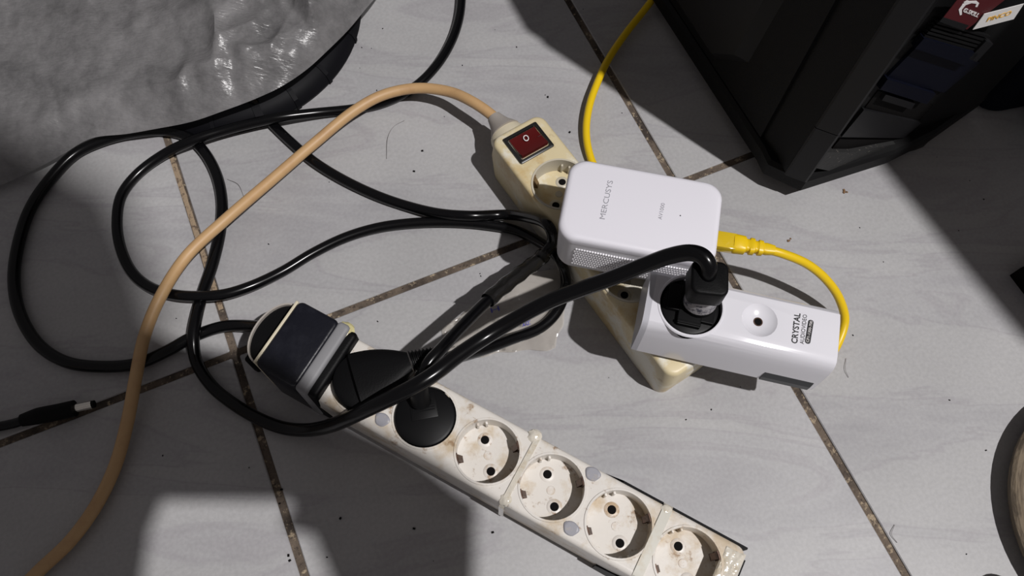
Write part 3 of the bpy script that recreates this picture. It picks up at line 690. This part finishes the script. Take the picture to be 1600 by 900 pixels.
# socket liner
bm = bmesh.new(); ringtube(bm, scp, [(0.0174, ZC - 0.0138), (0.0181, ZC - 0.0138), (0.0181, ZC - 0.0060), (0.0178, ZC - 0.0058), (0.0174, ZC - 0.0065)], 56); cyl(bm, scp, 0.0178, ZC - 0.0142, ZC - 0.0136, 48)
obj('socket', bm, M['plug'], cry, label='black socket liner')
bm = bmesh.new(); ringtube(bm, scp, [(0.0179, ZC - 0.003), (0.0179, ZC + 0.0002), (0.0184, ZC + 0.0004), (0.0190, ZC + 0.0003), (0.0196, ZC - 0.0004), (0.0187, ZC - 0.003)], 56); obj('socket_rim', bm, M['gloss'], cry)
drape(px_text('lettering', 'CRYSTAL', ZC, (1246, 537), (1251, 490), (-10, -1), M['ink'], cry, 0.022, 0.12), prof, ZC)
drape(px_text('lettering', 'AUDIOVIDEO', ZC, (1256, 538), (1261, 492), (-6.5, -.8), M['ink'], cry, 0.0), prof, ZC)
bm = bmesh.new(); a = W(1264.5, 518.5, ZC); U = W(1268, 500, ZC) - W(1262, 537, ZC); mt_ = cinv @ axes(a, U)
slab(bm, U.length / 2, 0.00150, 0, 0.00022, 0.0014, 0.00002)
bmesh.ops.subdivide_edges(bm, edges=bm.edges, cuts=2); bm.transform(mt_); pill = obj('label_pill', bm, M['ink'], cry, label='black pill shaped label'); drape(pill, prof, ZC)
drape(px_text('lettering', 'CP1-1300-700', ZC + .0003, (1263.5, 535), (1269.5, 502), (-4.2, -.8), M['whiteink'], cry, 0.0), prof, ZC)

# ------------------------------------------------------------ thick cable and its plug standing in that socket
pw = cm @ Vector((scp[0], scp[1], 0))
th = frame('thick_black_cable', at(pw), 'thick black mains cable arching from the glossy adapter and looping left to the end block', 'cable')
dz = ZC
bm = bmesh.new(); cyl(bm, (0, 0), 0.0168, dz - 0.0120, dz - 0.0022, 44, bev=0.0015); tp = obj('plug', bm, M['greyplug'], th)
angc = math.atan2(dirc.y, dirc.x)
R0 = Matrix.Rotation(angc, 4, 'Z')
bm = bmesh.new()
boxm(bm, R0 @ at(Vector((0, -0.0065, dz - 0.0025))), 0.0135, 0.0130, 0.0045, 0.0006)
boxm(bm, R0 @ at(Vector((0, -0.0115, dz - 0.0005))), 0.0135, 0.0016, 0.0030, 0.0003)
boxm(bm, R0 @ at(Vector((0.010, 0.001, dz - 0.0020))), 0.0075, 0.020, 0.0035, 0.0005)
boxm(bm, R0 @ at(Vector((-0.010, 0.003, dz - 0.0020))), 0.0075, 0.016, 0.0035, 0.0005)
obj('plug_ribs', bm, M['greyplug'], tp, smooth=0).location = (0, 0, 0.0012)
Rh = Matrix.Rotation(angc + 0.12, 4, 'Z')
def q_(p, z): r_ = W(p[0], p[1], z) - pw; return (r_.x, r_.y)
nk = q_((1093, 478), dz + 0.002); nk2 = q_((1102, 447), dz + 0.021)
bm = bmesh.new(); rings = []
for t in [k / 6 for k in range(7)]:
    ccx = nk[0] * (1 - t) + nk2[0] * t; ccy = nk[1] * (1 - t) + nk2[1] * t
    r = 0.0092 - 0.0008 * t
    rings.append([Vector((ccx + r * math.cos(a), ccy + r * 0.85 * math.sin(a), dz - 0.003 + t * 0.027)) for a in [2 * PI * q / 24 for q in range(24)]])
loft(bm, rings); obj('plug_neck', bm, M['greyplug'], th)
bm = bmesh.new(); rings = []
for t in (0.30, 0.82):
    ccx = nk[0] * (1 - t) + nk2[0] * t; ccy = nk[1] * (1 - t) + nk2[1] * t; r = 0.0098 - 0.0008 * t
    rings.append([Vector((ccx + r * math.cos(a), ccy + r * 0.85 * math.sin(a), dz - 0.003 + t * 0.026)) for a in [2 * PI * q / 24 for q in range(24)]])
loft(bm, rings); obj('neck_sticker', bm, mat('worn_silver_label', (0.30, 0.29, 0.30), 0.3, var=[((0.03, 0.03, 0.05), 260, 0.5, 0.58, 0.9)], bump=.3), th, label='worn silvery label round the plug neck')
# head block
hz0, hz1 = dz + 0.021, dz + 0.037
hc = q_((1110, 433), hz1)
bm = bmesh.new()
m_ = Matrix.Translation((hc[0], hc[1], 0)) @ Rh; slab(bm, 0.0102, 0.0102, hz0, hz1, 0.0045, 0.0016, bevb=0.002, taper=0.0002); bm.transform(m_)
obj('plug_head', bm, M['plug'], th)
TR = 0.0046
S = pw
pts = [(1101, 440, hz1 - 0.010), (1105, 432, hz1 - 0.002), (1107, 415, hz1 + 0.004), (1098, 401, hz1 + 0.006), (1080, 395, hz1 + 0.004), (1050, 399, hz1 - 0.002), (1010, 413, .112), (960, 433, .103), (910, 451, .094), (860, 470, .085), (810, 496, .078), (760, 526, .074), (715, 556, .077), (680, 583, .0795), (650, 602, .079), (610, 622, .073), (560, 646, .056), (520, 664, .036), (480, 672, .018), (440, 668, .008), (400, 652, .005), (362, 629, .005), (330, 602, .005), (307, 565, .007), (302, 530, .0120), (307, 495, .0120), (318, 455, .0055), (333, 410, .0045), (344, 362, .0045), (347, 315, .0045), (338, 272, .0045), (318, 236, .0045), (292, 213, .0045), (255, 204, .005), (205, 208, .006), (160, 220, .005), (118, 240, .0045), (80, 278, .0045), (48, 325, .0045), (28, 385, .0045), (22, 440, .0045), (32, 492, .0045), (62, 540, .0045), (105, 566, .0045), (160, 573, .0045), (215, 568, .0045), (262, 548, .0045), (300, 527, .0045), (345, 511, .0055), (380, 509, .010)]
pts_w = pathpx(pts) + [sm @ Vector((e2 - 0.020, 0.004, 0.022)), sm @ Vector((e2 - 0.008, 0.003, 0.022))]
tc_ = smoothz(spline(pts_w, 8), 3)
n_t = len(tc_)
bm = bmesh.new(); tube(bm, tc_, lambda t: 0.0046 - 0.0006 * min(1, max(0, (t - .30) / .12)), 18); obj('cord', bm, M['blackcable'], th, world=True)

# ------------------------------------------------------------ yellow network cable
yr_ = frame('yellow_network_cable', at(W(1190, 380)), 'yellow network cable with a moulded plug entering the matte white adapter', 'cable')
zp = 0.058
pa_, pb_ = W(1118, 376, zp), W(1208, 391, zp)
yd = pb_ - pa_; ym = axes(pa_, yd); Ly = yd.length
bm = bmesh.new(); boxm(bm, ym @ at(Vector((Ly * .17, 0, 0))), Ly * .34, 0.0112, 0.0075, 0.0006); obj('connector', bm, M['yclear'], yr_, world=True, label='clear yellow connector')
bm = bmesh.new(); rings = []
for t, a_, b_2 in ((.30, .0058, .0042), (.33, .0062, .0045), (.50, .0058, .0043), (.53, .0042, .0035), (.57, .0042, .0035), (.59, .0054, .004), (.66, .0052, .004), (.68, .0038, .0033), (.72, .0038, .0033), (.74, .0049, .0038), (.81, .0047, .0036), (.83, .0035, .003), (.88, .0038, .003), (1.02, .0029, .0027)):
    rings.append([Vector((Ly * t, a_ * math.copysign(abs(math.cos(a)) ** .6, math.cos(a)), b_2 * math.copysign(abs(math.sin(a)) ** .6, math.sin(a)))) for a in [2 * PI * k / 20 for k in range(20)]])
loft(bm, rings); bm.transform(ym); obj('boot', bm, M['yellow'], yr_, world=True, label='ribbed yellow boot')
pts = [(1200, 390, zp), (1225, 397, .056), (1262, 413, .048), (1292, 438, .036), (1312, 468, .022), (1320, 500, .010), (1312, 530, .0045), (1296, 556, .003), (1262, 572, .003), (1220, 562, .003), (1165, 530, .003), (1120, 490, .003), (1092, 440, .003), (1062, 385, .003), (1015, 330, .003), (960, 292, .003), (930, 262, .003), (919, 232, .0045), (916, 200, .006), (921, 165, .007), (933, 130, .007), (951, 92, .007), (978, 52, .007), (1005, 18, .008), (1030, -15, .010), (1060, -60, .012)]
bm = bmesh.new(); tube(bm, smoothz(spline(pathpx(pts), 8)), 0.0029, 14); obj('cord', bm, M['yellow'], yr_, world=True)

# ------------------------------------------------------------ barrel plug at the left edge
jk = frame('barrel_plug_cable', at(W(80, 648)), 'black low voltage lead with a shiny barrel plug, at the left edge', 'cable')
bm = bmesh.new(); tube(bm, spline(pathpx([(-60, 676, .004), (-10, 668, .004), (20, 662, .0046), (42, 655, .0052)]), 8), 0.0031, 14); obj('cord', bm, M['thincable'], jk, world=True)
bm = bmesh.new(); cv = spline(pathpx([(34, 657, .0058), (60, 650, .0058), (90, 644, .0058), (117, 638, .0058)]), 6); tube(bm, cv, lambda t: 0.0040 + 0.0014 * min(t * 3, 1), 18); obj('grip', bm, M['plug'], jk, world=True)
bm = bmesh.new(); tube(bm, [W(114, 638.5, .0058), W(144, 632, .0058)], 0.00275, 20); obj('barrel', bm, M['chrome'], jk, world=True, label='shiny metal barrel tip', smooth=40)
bm = bmesh.new(); tube(bm, [W(143.5, 632, .0058), W(148, 631, .0058)], 0.0024, 20); obj('barrel_tip', bm, M['plug'], jk, world=True)

# ------------------------------------------------------------ crumpled clear film with pen marks
cf = frame('clear_film_scrap', at(W(780, 510)), 'crumpled scrap of clear film with blue pen marks, lying between the two power strips', 'plastic film')
cor = [(682, 560), (700, 492), (872, 395), (902, 500), (862, 547)]
def filmpt(a, b):
    top = Vector((690, 515)).lerp(Vector((838, 405)), a) if a < .6 else Vector((690, 515)).lerp(Vector((838, 405)), a)
    bot = Vector((700, 562)).lerp(Vector((868, 543)), a)
    if a > .8: top += Vector(((a - .8) * 320, (a - .8) * 60))
    return top.lerp(bot, b)
bm = bmesh.new(); rows = []
for i in range(41):
    row = []
    for j in range(25):
        a, b = i / 40, j / 24; p = filmpt(a, b)
        jit = 5 * noise.noise(Vector((a * 5, b * 5, 1)))
        z = 0.0012 + 0.0035 * abs(noise.noise(Vector((a * 4, b * 3, 5)))) + 0.0022 * abs(noise.noise(Vector((a * 13, b * 9, 8))))
        row.append(W(p.x + jit, p.y + jit, z))
    rows.append(row)
loft(bm, rows, closed=False, cap=False); obj('film', bm, M['clear'], cf, world=True, smooth=25)
def marks(s, a, b, top):
    p0 = W(*a, .0062); text_mesh('pen_mark', s, p0, W(*b, .0062) - p0, W(a[0] + top[0], a[1] + top[1], .0062) - p0, nz, M['blueink'], cf, 0.0001)
marks('H', (768, 489), (781, 485), (-2, -7)); marks('xd:', (816, 511), (829, 507), (-1, -10))

# ------------------------------------------------------------ round black base under the foam sheet
RZ = 0.016
fp = [W(x, y, 0.004) for x, y in ((557, 40), (550, 70), (532, 100), (510, 125), (482, 150), (450, 170), (420, 185), (390, 196), (350, 204), (310, 206))]
Am = Matrix(((0,) * 3,) * 3); bv = Vector((0, 0, 0))
for p in fp:
    r3 = Vector((2 * p.x, 2 * p.y, 1)); k_ = p.x ** 2 + p.y ** 2
    for i in range(3):
        bv[i] += r3[i] * k_
        for j in range(3): Am[i][j] += r3[i] * r3[j]
sol = Am.inverted() @ bv; rc = Vector((sol.x, sol.y, 0)); rr_ = math.sqrt(sol.z + sol.x ** 2 + sol.y ** 2); print('ring', rc, rr_)
rb = frame('lamp_stand', at(rc), 'round black ribbed stand, partly hidden under the grey foam sheet', 'stand')
bm = bmesh.new(); prf = [(rr_ - 0.026, 0.002), (rr_ - 0.001, 0.0), (rr_, 0.003), (rr_ - 0.002, 0.009), (rr_ - 0.008, 0.014), (rr_ - 0.018, 0.0175), (rr_ - 0.030, 0.019)]
ringtube(bm, (0, 0), prf, 96); obj('rim', bm, M['ring'], rb)
bm = bmesh.new(); cyl(bm, (0, 0), rr_ - 0.028, 0.002, 0.018, 72, bev=0.001); obj('disc', bm, M['ring'], rb)
for (px, py, wd_) in ((505, 110, .0016), (463, 155, .0018), (405, 180, .0030), (552, 50, .0016), (330, 210, .0016)):
    p = W(px, py, .012) - rc; a = math.atan2(p.y, p.x); bm = bmesh.new()
    P = [(rr_ + 0.0004, 0.001), (rr_ + 0.0006, 0.004), (rr_ - 0.0016, 0.0098), (rr_ - 0.0075, 0.0148), (rr_ - 0.0175, 0.0183), (rr_ - 0.027, 0.0195), (rr_ - 0.027, 0.012), (rr_ - .008, 0.004)]
    loft(bm, [[Matrix.Rotation(a, 3, 'Z') @ Vector((x, s * wd_, z)) for x, z in P] for s in (-1, 1)]); obj('rib', bm, M['ring'], rb, smooth=0)
bm = bmesh.new(); cyl(bm, (0.0, 0.02), 0.030, 0.017, 0.026, 48, bev=.003); obj('hub', bm, M['ring'], rb)

# ------------------------------------------------------------ foam sheet
E0 = [(-140, 340, .006), (-40, 303, .006), (0, 290, .006), (60, 262, .008), (100, 240, .011), (140, 217, .015), (200, 209, .018), (240, 202, .021), (300, 190, .026), (350, 173, .030), (400, 154, .033), (440, 135, .035), (480, 108, .036), (515, 76, .036), (545, 46, .035), (570, 16, .034), (600, -20, .034), (640, -80, .033)]
ec_ = spline(pathpx(E0), 13)
far = W(60, -900, .05); far = Vector((-0.35, 0.85, .05))
bm = bmesh.new(); rows = []
NR = 190
def ridge(x): return 1 - abs(x) * 2
for i, p in enumerate(ec_):
    row = []
    for k in range(NR + 1):
        t = (k / NR) ** 1.15 * .62
        q = p.lerp(far + Vector(((i / len(ec_) - .5) * 0.5, (i / len(ec_) - .5) * .25, 0)), t * 0.62)
        s = min(1, t * 14)
        w1 = noise.noise(Vector((q.x * 17, q.y * 9, 1.0))); w2 = noise.noise(Vector((q.x * 34 + q.y * 12, q.y * 22, 4.0))); w3 = abs(noise.noise(Vector((q.x * 60, q.y * 45 + q.x * 20, 9.0))))
        rt = max(0.0, min(1.0, (q.x + 0.28) / 0.12))      # calmer at the left
        d1 = noise.voronoi(Vector((q.x * 15 + .03 * w2 * 15 + 2, q.y * 17, 2.5)))[0]; d2_ = noise.voronoi(Vector((q.x * 42 + w2, q.y * 36 + w1, 6.5)))[0]
        z = p.z + 0.012 * min(1, t * 12) + s * (0.006 * w1 * (0.3 + .7 * rt) + 0.046 * (d1[0] - .3) * rt + 0.013 * (d2_[0] - .3) * (.08 + .92 * rt) + 0.002 * w3)
        z = max(z, 0.004)
        row.append(Vector((q.x, q.y, z)))
    rows.append(row)
loft(bm, rows, closed=False, cap=False)
fs = obj('foam_sheet', bm, M['foam'], smooth=40); tag(fs, 'crumpled grey translucent packing foam sheet draped over the round black base, top left', 'packing sheet')

# ------------------------------------------------------------ computer case
BZ = 0.014
P0 = W(1222, 312, BZ); dl = W(1020, 0, BZ) - W(1182, 250, BZ); df = W(1470, 210, BZ) - W(1250, 298, BZ)
dl.normalize(); df = (df - dl * df.dot(dl)).normalized(); P0 = W(1182, 250, BZ); P0 = P0 - dl * ((P0 - W(1250, 298, BZ)).dot(dl)); P0.z = 0
# local x: along the front (rightwards), y: along the side (away), z up
pm = Matrix((df, dl, Vector((0, 0, 1)))).transposed().to_4x4(); pm.translation = P0
pcr = frame('computer_case', pm, 'black tower computer case with stickers on its front, standing at the top right', 'computer')
pin = pm.inverted()
PD, PH = 0.44, 0.43
def BL(px, py, z=BZ): q = pin @ W(px, py, z); return (q.x, q.y)
base = [BL(1182, 250), BL(1192, 271), BL(1250, 298), BL(1385, 255), BL(1450, 222), BL(1530, 165)]
PW = base[-1][0]; print('case base', base)
base = base + [(PW + .01, PD), (0.0, PD)]
def foot(ins, z, pts=base):
    cx_, cy_ = sum(p[0] for p in pts) / len(pts), sum(p[1] for p in pts) / len(pts)
    return [Vector((cx_ + (x - cx_) * (1 - ins / .1), cy_ + (y - cy_) * (1 - ins / .2), z)) for x, y in pts]
bm = bmesh.new(); loft(bm, [foot(0.002, BZ - .001), foot(0.0, BZ), foot(0.0, BZ + .012), foot(0.003, BZ + .015)]); obj('base_frame', bm, M['case'], pcr, smooth=0)
for fx, fy in ((.03, .05), (PW - .03, .08), (.03, PD - .05), (PW - .03, PD - .05)):
    bm = bmesh.new(); cyl(bm, (fx, fy), .013, 0, BZ, 24, bev=.001); obj('rubber_foot', bm, M['hole'], pcr)
FZ = BZ + .014
A1 = BL(1196, 222, FZ); T1 = BL(1227, 268, FZ); T2 = BL(1262, 281, FZ)
IN = max(A1[0], 0.002); FY = T2[1]
print('case corner', A1, T1, T2)
body_ = [(IN, A1[1]), T1, (T2[0] + .002, FY + .004), (PW - .016, FY + .004), (PW - .004, FY + .03), (PW - .004, PD - .006), (IN, PD - .006)]
bm = bmesh.new(); loft(bm, [[Vector((x, y, FZ)) for x, y in body_], [Vector((x, y, PH)) for x, y in body_]]); obj('body', bm, M['case'], pcr, smooth=0)
# side panel with an embossed trapezoid
def SP(px, py, off=IN): return pin @ WP(px, py, pm @ Vector((off, 0, 0)), -df)
bm = bmesh.new(); poly_slab(bm, [Vector((IN - .0025, A1[1] + .004, FZ + .002)), Vector((IN - .0025, PD - .01, FZ + .002)), Vector((IN - .0025, PD - .01, PH - .01)), Vector((IN - .0025, A1[1] + .004, PH - .01))], Vector((0.004, 0, 0)))
spn = obj('side_panel', bm, M['case'], pcr, smooth=0)
a = [SP(1052, -40), SP(1128, 77), SP(1165, 79), SP(1230, -40)]
bq = [SP(1030, -40), SP(1122, 96), SP(1178, 102), SP(1262, -40)]
print('emboss', [tuple(round(c, 3) for c in p) for p in a])
bm = bmesh.new(); loft(bm, [[p for p in bq], [Vector((IN - 0.009, p.y, p.z)) for p in a]]); obj('side_emboss', bm, M['casetrim'], spn, smooth=0)  # lighter charcoal puts the raised face's different lighting into its colour
# corner trim with a joint
ZJ = (pin @ WP(1285, 200, pm @ Vector((T1[0], T1[1], 0)), (pm.to_3x3() @ Vector((T1[1] - T2[1], T2[0] - T1[0], 0))))).z; print('joint z', ZJ)
for z0, z1 in ((FZ - .001, ZJ), (ZJ + .0008, PH - .03)):
    bm = bmesh.new(); t1 = Vector((T1[0], T1[1], 0)); t2 = Vector((T2[0], T2[1], 0)); n_2 = Vector((-(t1.y - t2.y), -(t2.x - t1.x), 0)).normalized() * .0022
    if n_2.y > 0: n_2 = -n_2
    P = [t1 - n_2, t1 + n_2 * .6, t1.lerp(t2, .08) + n_2, t1.lerp(t2, .92) + n_2, t2 + n_2 * .6, t2 - n_2]
    loft(bm, [[p + Vector((0, 0, z)) for p in P] for z in (z0, z1)]); obj('corner_trim', bm, M['casetrim'], pcr, smooth=0, label='charcoal chamfered corner trim')
# front parts laid on the front plane
def FP(px, py, off=.0055): return pin @ WP(px, py, pm @ Vector((0, FY + off - .0045, 0)), dl)
def fpart(name, pxs, mt, off, th_, lab=None, par=None):
    bm = bmesh.new(); poly_slab(bm, [FP(x, y, off) for x, y in pxs], Vector((0, th_, 0))); return obj(name, bm, mt, par or pcr, smooth=0, label=lab)
print('front', [tuple(round(c, 3) for c in FP(*p)) for p in ((1310, 217), (1460, 30), (1530, 46), (1415, 215))])
fpart('dusty_sill', [(1272, 262), (1292, 238), (1330, 238), (1415, 222), (1450, 222), (1440, 232), (1300, 268)], M['dustycase'], 0.0045, 0.005, 'dusty lower sill of the front')
fpart('lower_bezel', [(1315, 214), (1350, 172), (1440, 192), (1412, 216)], M['casetrim'], 0.006, 0.004, 'charcoal lower bezel')
fpart('intake_slot', [(1294, 240), (1312, 218), (1408, 219), (1330, 236)], M['hole'], 0.0075, 0.002)
fpart('bay_slot', [(1352, 168), (1372, 142), (1458, 165), (1436, 190)], M['hole'], 0.0078, 0.002)
fpart('bay_handle', [(1378, 157), (1384, 148), (1430, 162), (1424, 171)], M['casetrim'], 0.005, 0.004)
fpart('bay_bar', [(1375, 140), (1387, 124), (1462, 147), (1448, 163)], M['caseblue'], 0.004, 0.004, 'dark blue drive bay bar')
fpart('front_panel', [(1385, 122), (1436, 70), (1532, 98), (1475, 145)], M['caseblue'], 0.0065, 0.003, 'dark blue tinted front panel')
fpart('bay_bar', [(1430, 76), (1444, 60), (1528, 84), (1512, 104)], M['caseblue'], 0.003, 0.004, 'dark blue drive bay bar')
for k in range(5):
    x, y = 1443 + 5.2 * k, 58 - 5.2 * k
    fpart('vent_slat', [(x, y), (x + 2.6, y - 3), (x + 84, y + 20), (x + 82, y + 23)], M['case'], 0.0045, 0.002)
fpart('latch', [(1514, 92), (1541, 64), (1552, 69), (1526, 97)], M['casetrim'], 0.003, 0.004)
sr = fpart('sticker', [(1472, 30), (1502, -8), (1580, -8), (1511, 46)], M['sred'], 0.0022, 0.0003, 'dark red sticker with a claw emblem')
fpart('sticker_edge', [(1468, 34), (1474, 27), (1514, 40), (1506, 48)], M['casetrim'], 0.0020, 0.0003, None)
sw = fpart('sticker', [(1520, 46.5), (1538, 22), (1600, 6), (1584, 30)], M['swhite'], 0.0014, 0.0003, 'white sticker with orange letters')
def ftext(s, a, b, top, mt, par, off, bold=0.0, shear=0.0):
    p = [pm @ FP(*q, off) for q in (a, b, (a[0] + top[0], a[1] + top[1]))]
    text_mesh('lettering', s, p[0], p[1] - p[0], p[2] - p[0], -dl, mt, par, 0.0002, bold, shear)
ftext('G.SKILL', (1504, 18), (1527, 27), (4, -6), M['whiteink'], pcr, 0.0021, 0.02, .2)
ftext('PINCO', (1541, 34), (1578, 23), (4, -7), M['orange'], pcr, 0.0013, 0.01)
for pl_ in ([(1500, 24), (1498, 15), (1504, 7), (1514, 2), (1526, 1.5), (1530, 5), (1527, 11), (1524, 11), (1526, 6), (1518, 5), (1509, 8), (1503, 15), (1503, 23)], [(1506, 4), (1511, 1), (1514, 1.5), (1509, 5)]):
    fpart('claw_emblem', pl_, M['whiteink'], 0.0020, 0.0002, 'white claw emblem')

# ------------------------------------------------------------ things at the right edge
bxm = W(1577, 430); dA = W(1640, 400) - bxm; 
bxo = frame('black_box', axes(bxm, dA), 'corner of a flat black box lying on the floor at the right edge', 'box')
bm = bmesh.new(); slab(bm, 0.06, 0.045, 0, 0.012, 0.001, 0.0006, (0.060, -0.045)); obj('body', bm, M['hole'], bxo)
bm = bmesh.new(); slab(bm, 0.058, 0.043, 0.012, 0.0126, 0.001, 0.0002, (0.060, -0.045)); obj('lid', bm, M['hole'], bxo)
tb = W(1648, 192); tbo = frame('teal_bottle', at(tb), 'dark teal rounded plastic container beside the computer case at the right edge', 'container')
bm = bmesh.new(); 
for_r = [(0.015, 0), (0.021, 0.003), (0.022, 0.03), (0.020, 0.045), (0.012, 0.052)]
loft(bm, [[Vector((r * math.cos(a), r * math.sin(a), z)) for a in [2 * PI * k / 32 for k in range(32)]] for r, z in for_r]); obj('body', bm, M['teal'], tbo)
bm = bmesh.new(); cyl(bm, (0, 0), 0.011, 0.050, 0.062, 24, bev=.001); obj('cap', bm, M['plug'], tbo)
nb_ = W(1534, 179); nd = W(1640, 158) - nb_
nbo = frame('dark_form', axes(nb_, nd), 'near-black rounded form right of the computer case', 'dark_object')  # near-black rounded solid, narrowing towards its top
bm = bmesh.new(); rings = []
for z, k in ((0, 0.0), (0.004, -0.002), (0.03, 0.001), (0.08, 0.006), (0.14, 0.014), (0.20, 0.03)):
    rings.append([Vector((0.11 + x * (1 + .03 * math.sin(z * 60 + x * 50)), 0.075 + y, z)) for x, y in rect(0.11 - k, 0.075 - k, 0.02, 6)])
loft(bm, rings); obj('body', bm, mat('near_black_matte', (0.006, 0.007, 0.012), 0.9, spec=0.1), nbo)
# brown round rim lower right
bc3 = W(1584, 805, 0.013); ctr = bc3 + Vector((0.088, 0.0, 0)); ctr.z = 0
rb3 = frame('round_tray', at(ctr), 'weathered brown round tray whose rim shows at the lower right edge', 'tray')
bm = bmesh.new(); ringtube(bm, (0, 0), [(0.060, 0.0), (0.080, 0.0), (0.086, 0.006), (0.088, 0.013), (0.086, 0.0145), (0.082, 0.012), (0.076, 0.005), (0.060, 0.004)], 72); obj('wall', bm, M['wood'], rb3)
bm = bmesh.new(); cyl(bm, (0, 0), 0.062, 0.0, 0.004, 48); obj('bottom', bm, M['wood'], rb3)
hp = W(1560, 890, .040) ; bm = bmesh.new()
hb_ = ctr + Vector((-0.076, -0.046, 0.012))
tube(bm, spline([hb_, hb_ + Vector((-0.018, 0.004, .012)), hb_ + Vector((-0.026, -.010, .015)), hb_ + Vector((-0.016, -.022, .012)), hb_ + Vector((0.004, -.020, .0))], 8), 0.003, 12)
obj('handle', bm, M['wood'], rb3, world=True)

# ------------------------------------------------------------ crumbs, specks and hairs
def crumb(px, py, s, lab):
    bm = bmesh.new(); p = W(px, py)
    for k in range(5):
        b0 = bmesh.new(); bmesh.ops.create_icosphere(b0, subdivisions=1, radius=s * random.uniform(.3, .6))
        for q in b0.verts: q.co = q.co * random.uniform(.6, 1.3); q.co.z *= .45
        off = Vector((random.uniform(-1, 1), random.uniform(-1, 1), 0)) * s * .8
        m0 = {q: bm.verts.new(q.co + off + Vector((0, 0, s * .2))) for q in b0.verts}
        for f_ in b0.faces: bm.faces.new([m0[q] for q in f_.verts])
        b0.free()
    o = obj('crumb', bm, M['dirt'], smooth=0); o.location = p; tag(o, lab, 'crumb')
crumb(1321, 299, .0022, 'larger brown crumb on the floor below the computer case')
crumb(1233, 376, .0018, 'smaller brown crumb on the floor right of the network adapter')
def hair(pxs, lab):
    bm = bmesh.new(); tube(bm, spline([W(x, y, .0005 + .0006 * (k % 2)) for k, (x, y) in enumerate(pxs)], 6), 0.00016, 5)
    o = obj('hair', bm, M['hair'], smooth=0); tag(o, lab, 'hair')
hair([(604, 248), (606, 215), (615, 198), (632, 188)], 'curved hair on the floor right of the beige cord arch')
hair([(355, 280), (372, 288), (380, 305), (384, 318)], 'short curved hair left of the beige cord')
hair([(1322, 560), (1321, 578), (1326, 590)], 'short hair below the yellow cable loop')
hair([(1398, 820), (1393, 835), (1402, 848)], 'tiny hair near the lower right floor joint')
bm = bmesh.new()
for k in range(60):
    px, py = random.uniform(250, 1560), random.uniform(10, 890)
    p = W(px, py); s = random.uniform(.0003, .0007)
    boxm(bm, at(p + Vector((0, 0, s * .3))) @ Matrix.Rotation(random.uniform(0, 3), 4, 'Z'), s * 1.6, s, s * .6)
for (px, py) in ((856, 152), (440, 765), (532, 810), (451, 868), (453, 876), (647, 826), (770, 832), (890, 207), (647, 268), (660, 236)):
    boxm(bm, at(W(px, py) + Vector((0, 0, .0004))) @ Matrix.Rotation(px, 4, 'Z'), .0015, .0011, .0008)
o = obj('dust_specks', bm, M['hole'], smooth=0); tag(o, 'scattered dark dust specks on the pale tiles', 'dust', kind='stuff')

# ------------------------------------------------------------ unseen boards added above the frame, outlines projected to cast the broad shadows
LP = lamp.location
def up(px, py, z):                       # where the lamp's ray to a floor point passes height z
    p = W(px, py); return p.lerp(LP, z / LP.z)
def board(name, pxs, z, th_, par, mt='shadow_desk', hole=None):
    bm = bmesh.new(); pts = [up(x, y, z) for x, y in pxs]
    poly_slab(bm, pts, Vector((0, 0, th_))); return obj(name, bm, M[mt], par, world=True, smooth=0)
dk = frame('shadow_desk', at(up(1700, 200, 0)), 'unseen wooden top added above the computer case for its shadow', 'shadow_desk')
board('shadow_desk_top', [(1385, 260), (1620, 545), (2700, 900), (2500, -600), (1300, -500), (1250, 110)], .70, .022, dk)  # unseen top, added with its outline projected from the right shadow's edge
st = frame('shadow_boards', at(up(300, 700, 0)), 'unseen boards on legs added to cast the lower left shadow', 'shadow_boards')  # added out of view only to block light at left and below
zz_ = 0.62
def low_blocker(pxs): board('low_shadow_board', pxs, zz_, .018, st)
board('high_shadow_board', [(-900, -60), (20, 215), (185, 300), (235, 420), (270, 530), (-100, 640), (-900, 900)], 1.5, .02, st)  # unseen high board, added to soften the left shadow's gradient
for nm, rt_, lx_, ly_, hh in (('blocker_leg', st, -.62, -.25, .62), ('blocker_leg', st, .30, -.42, .62), ('blocker_leg', dk, .95, -.25, .70), ('blocker_leg', dk, .95, .75, .70)):  # legs carry the added shadow boards, clear of the view
    bm = bmesh.new(); boxm(bm, at(Vector((lx_, ly_, hh / 2))), .035, .035, hh, .002); obj(nm, bm, M['shadow_desk'], rt_, world=True)
bm = bmesh.new(); boxm(bm, at(Vector((-.62, -.25, 1.05))), .035, .035, .9, .002); obj('shadow_board_post', bm, M['shadow_desk'], st, world=True)  # unseen post under the added high board
low_blocker([(-500, 150), (-60, 240), (120, 330), (185, 430), (205, 500), (290, 545), (420, 575), (540, 660), (650, 715), (745, 790), (480, 783), (255, 783), (235, 830), (222, 920), (150, 1300), (-600, 1300)])  # unseen board cut to the left shadow's outline
low_blocker([(470, 783), (745, 785), (742, 930), (742, 1150), (560, 1200), (545, 930), (505, 838), (460, 832), (480, 810)])  # second unseen board, leaves the gap for the bright patch
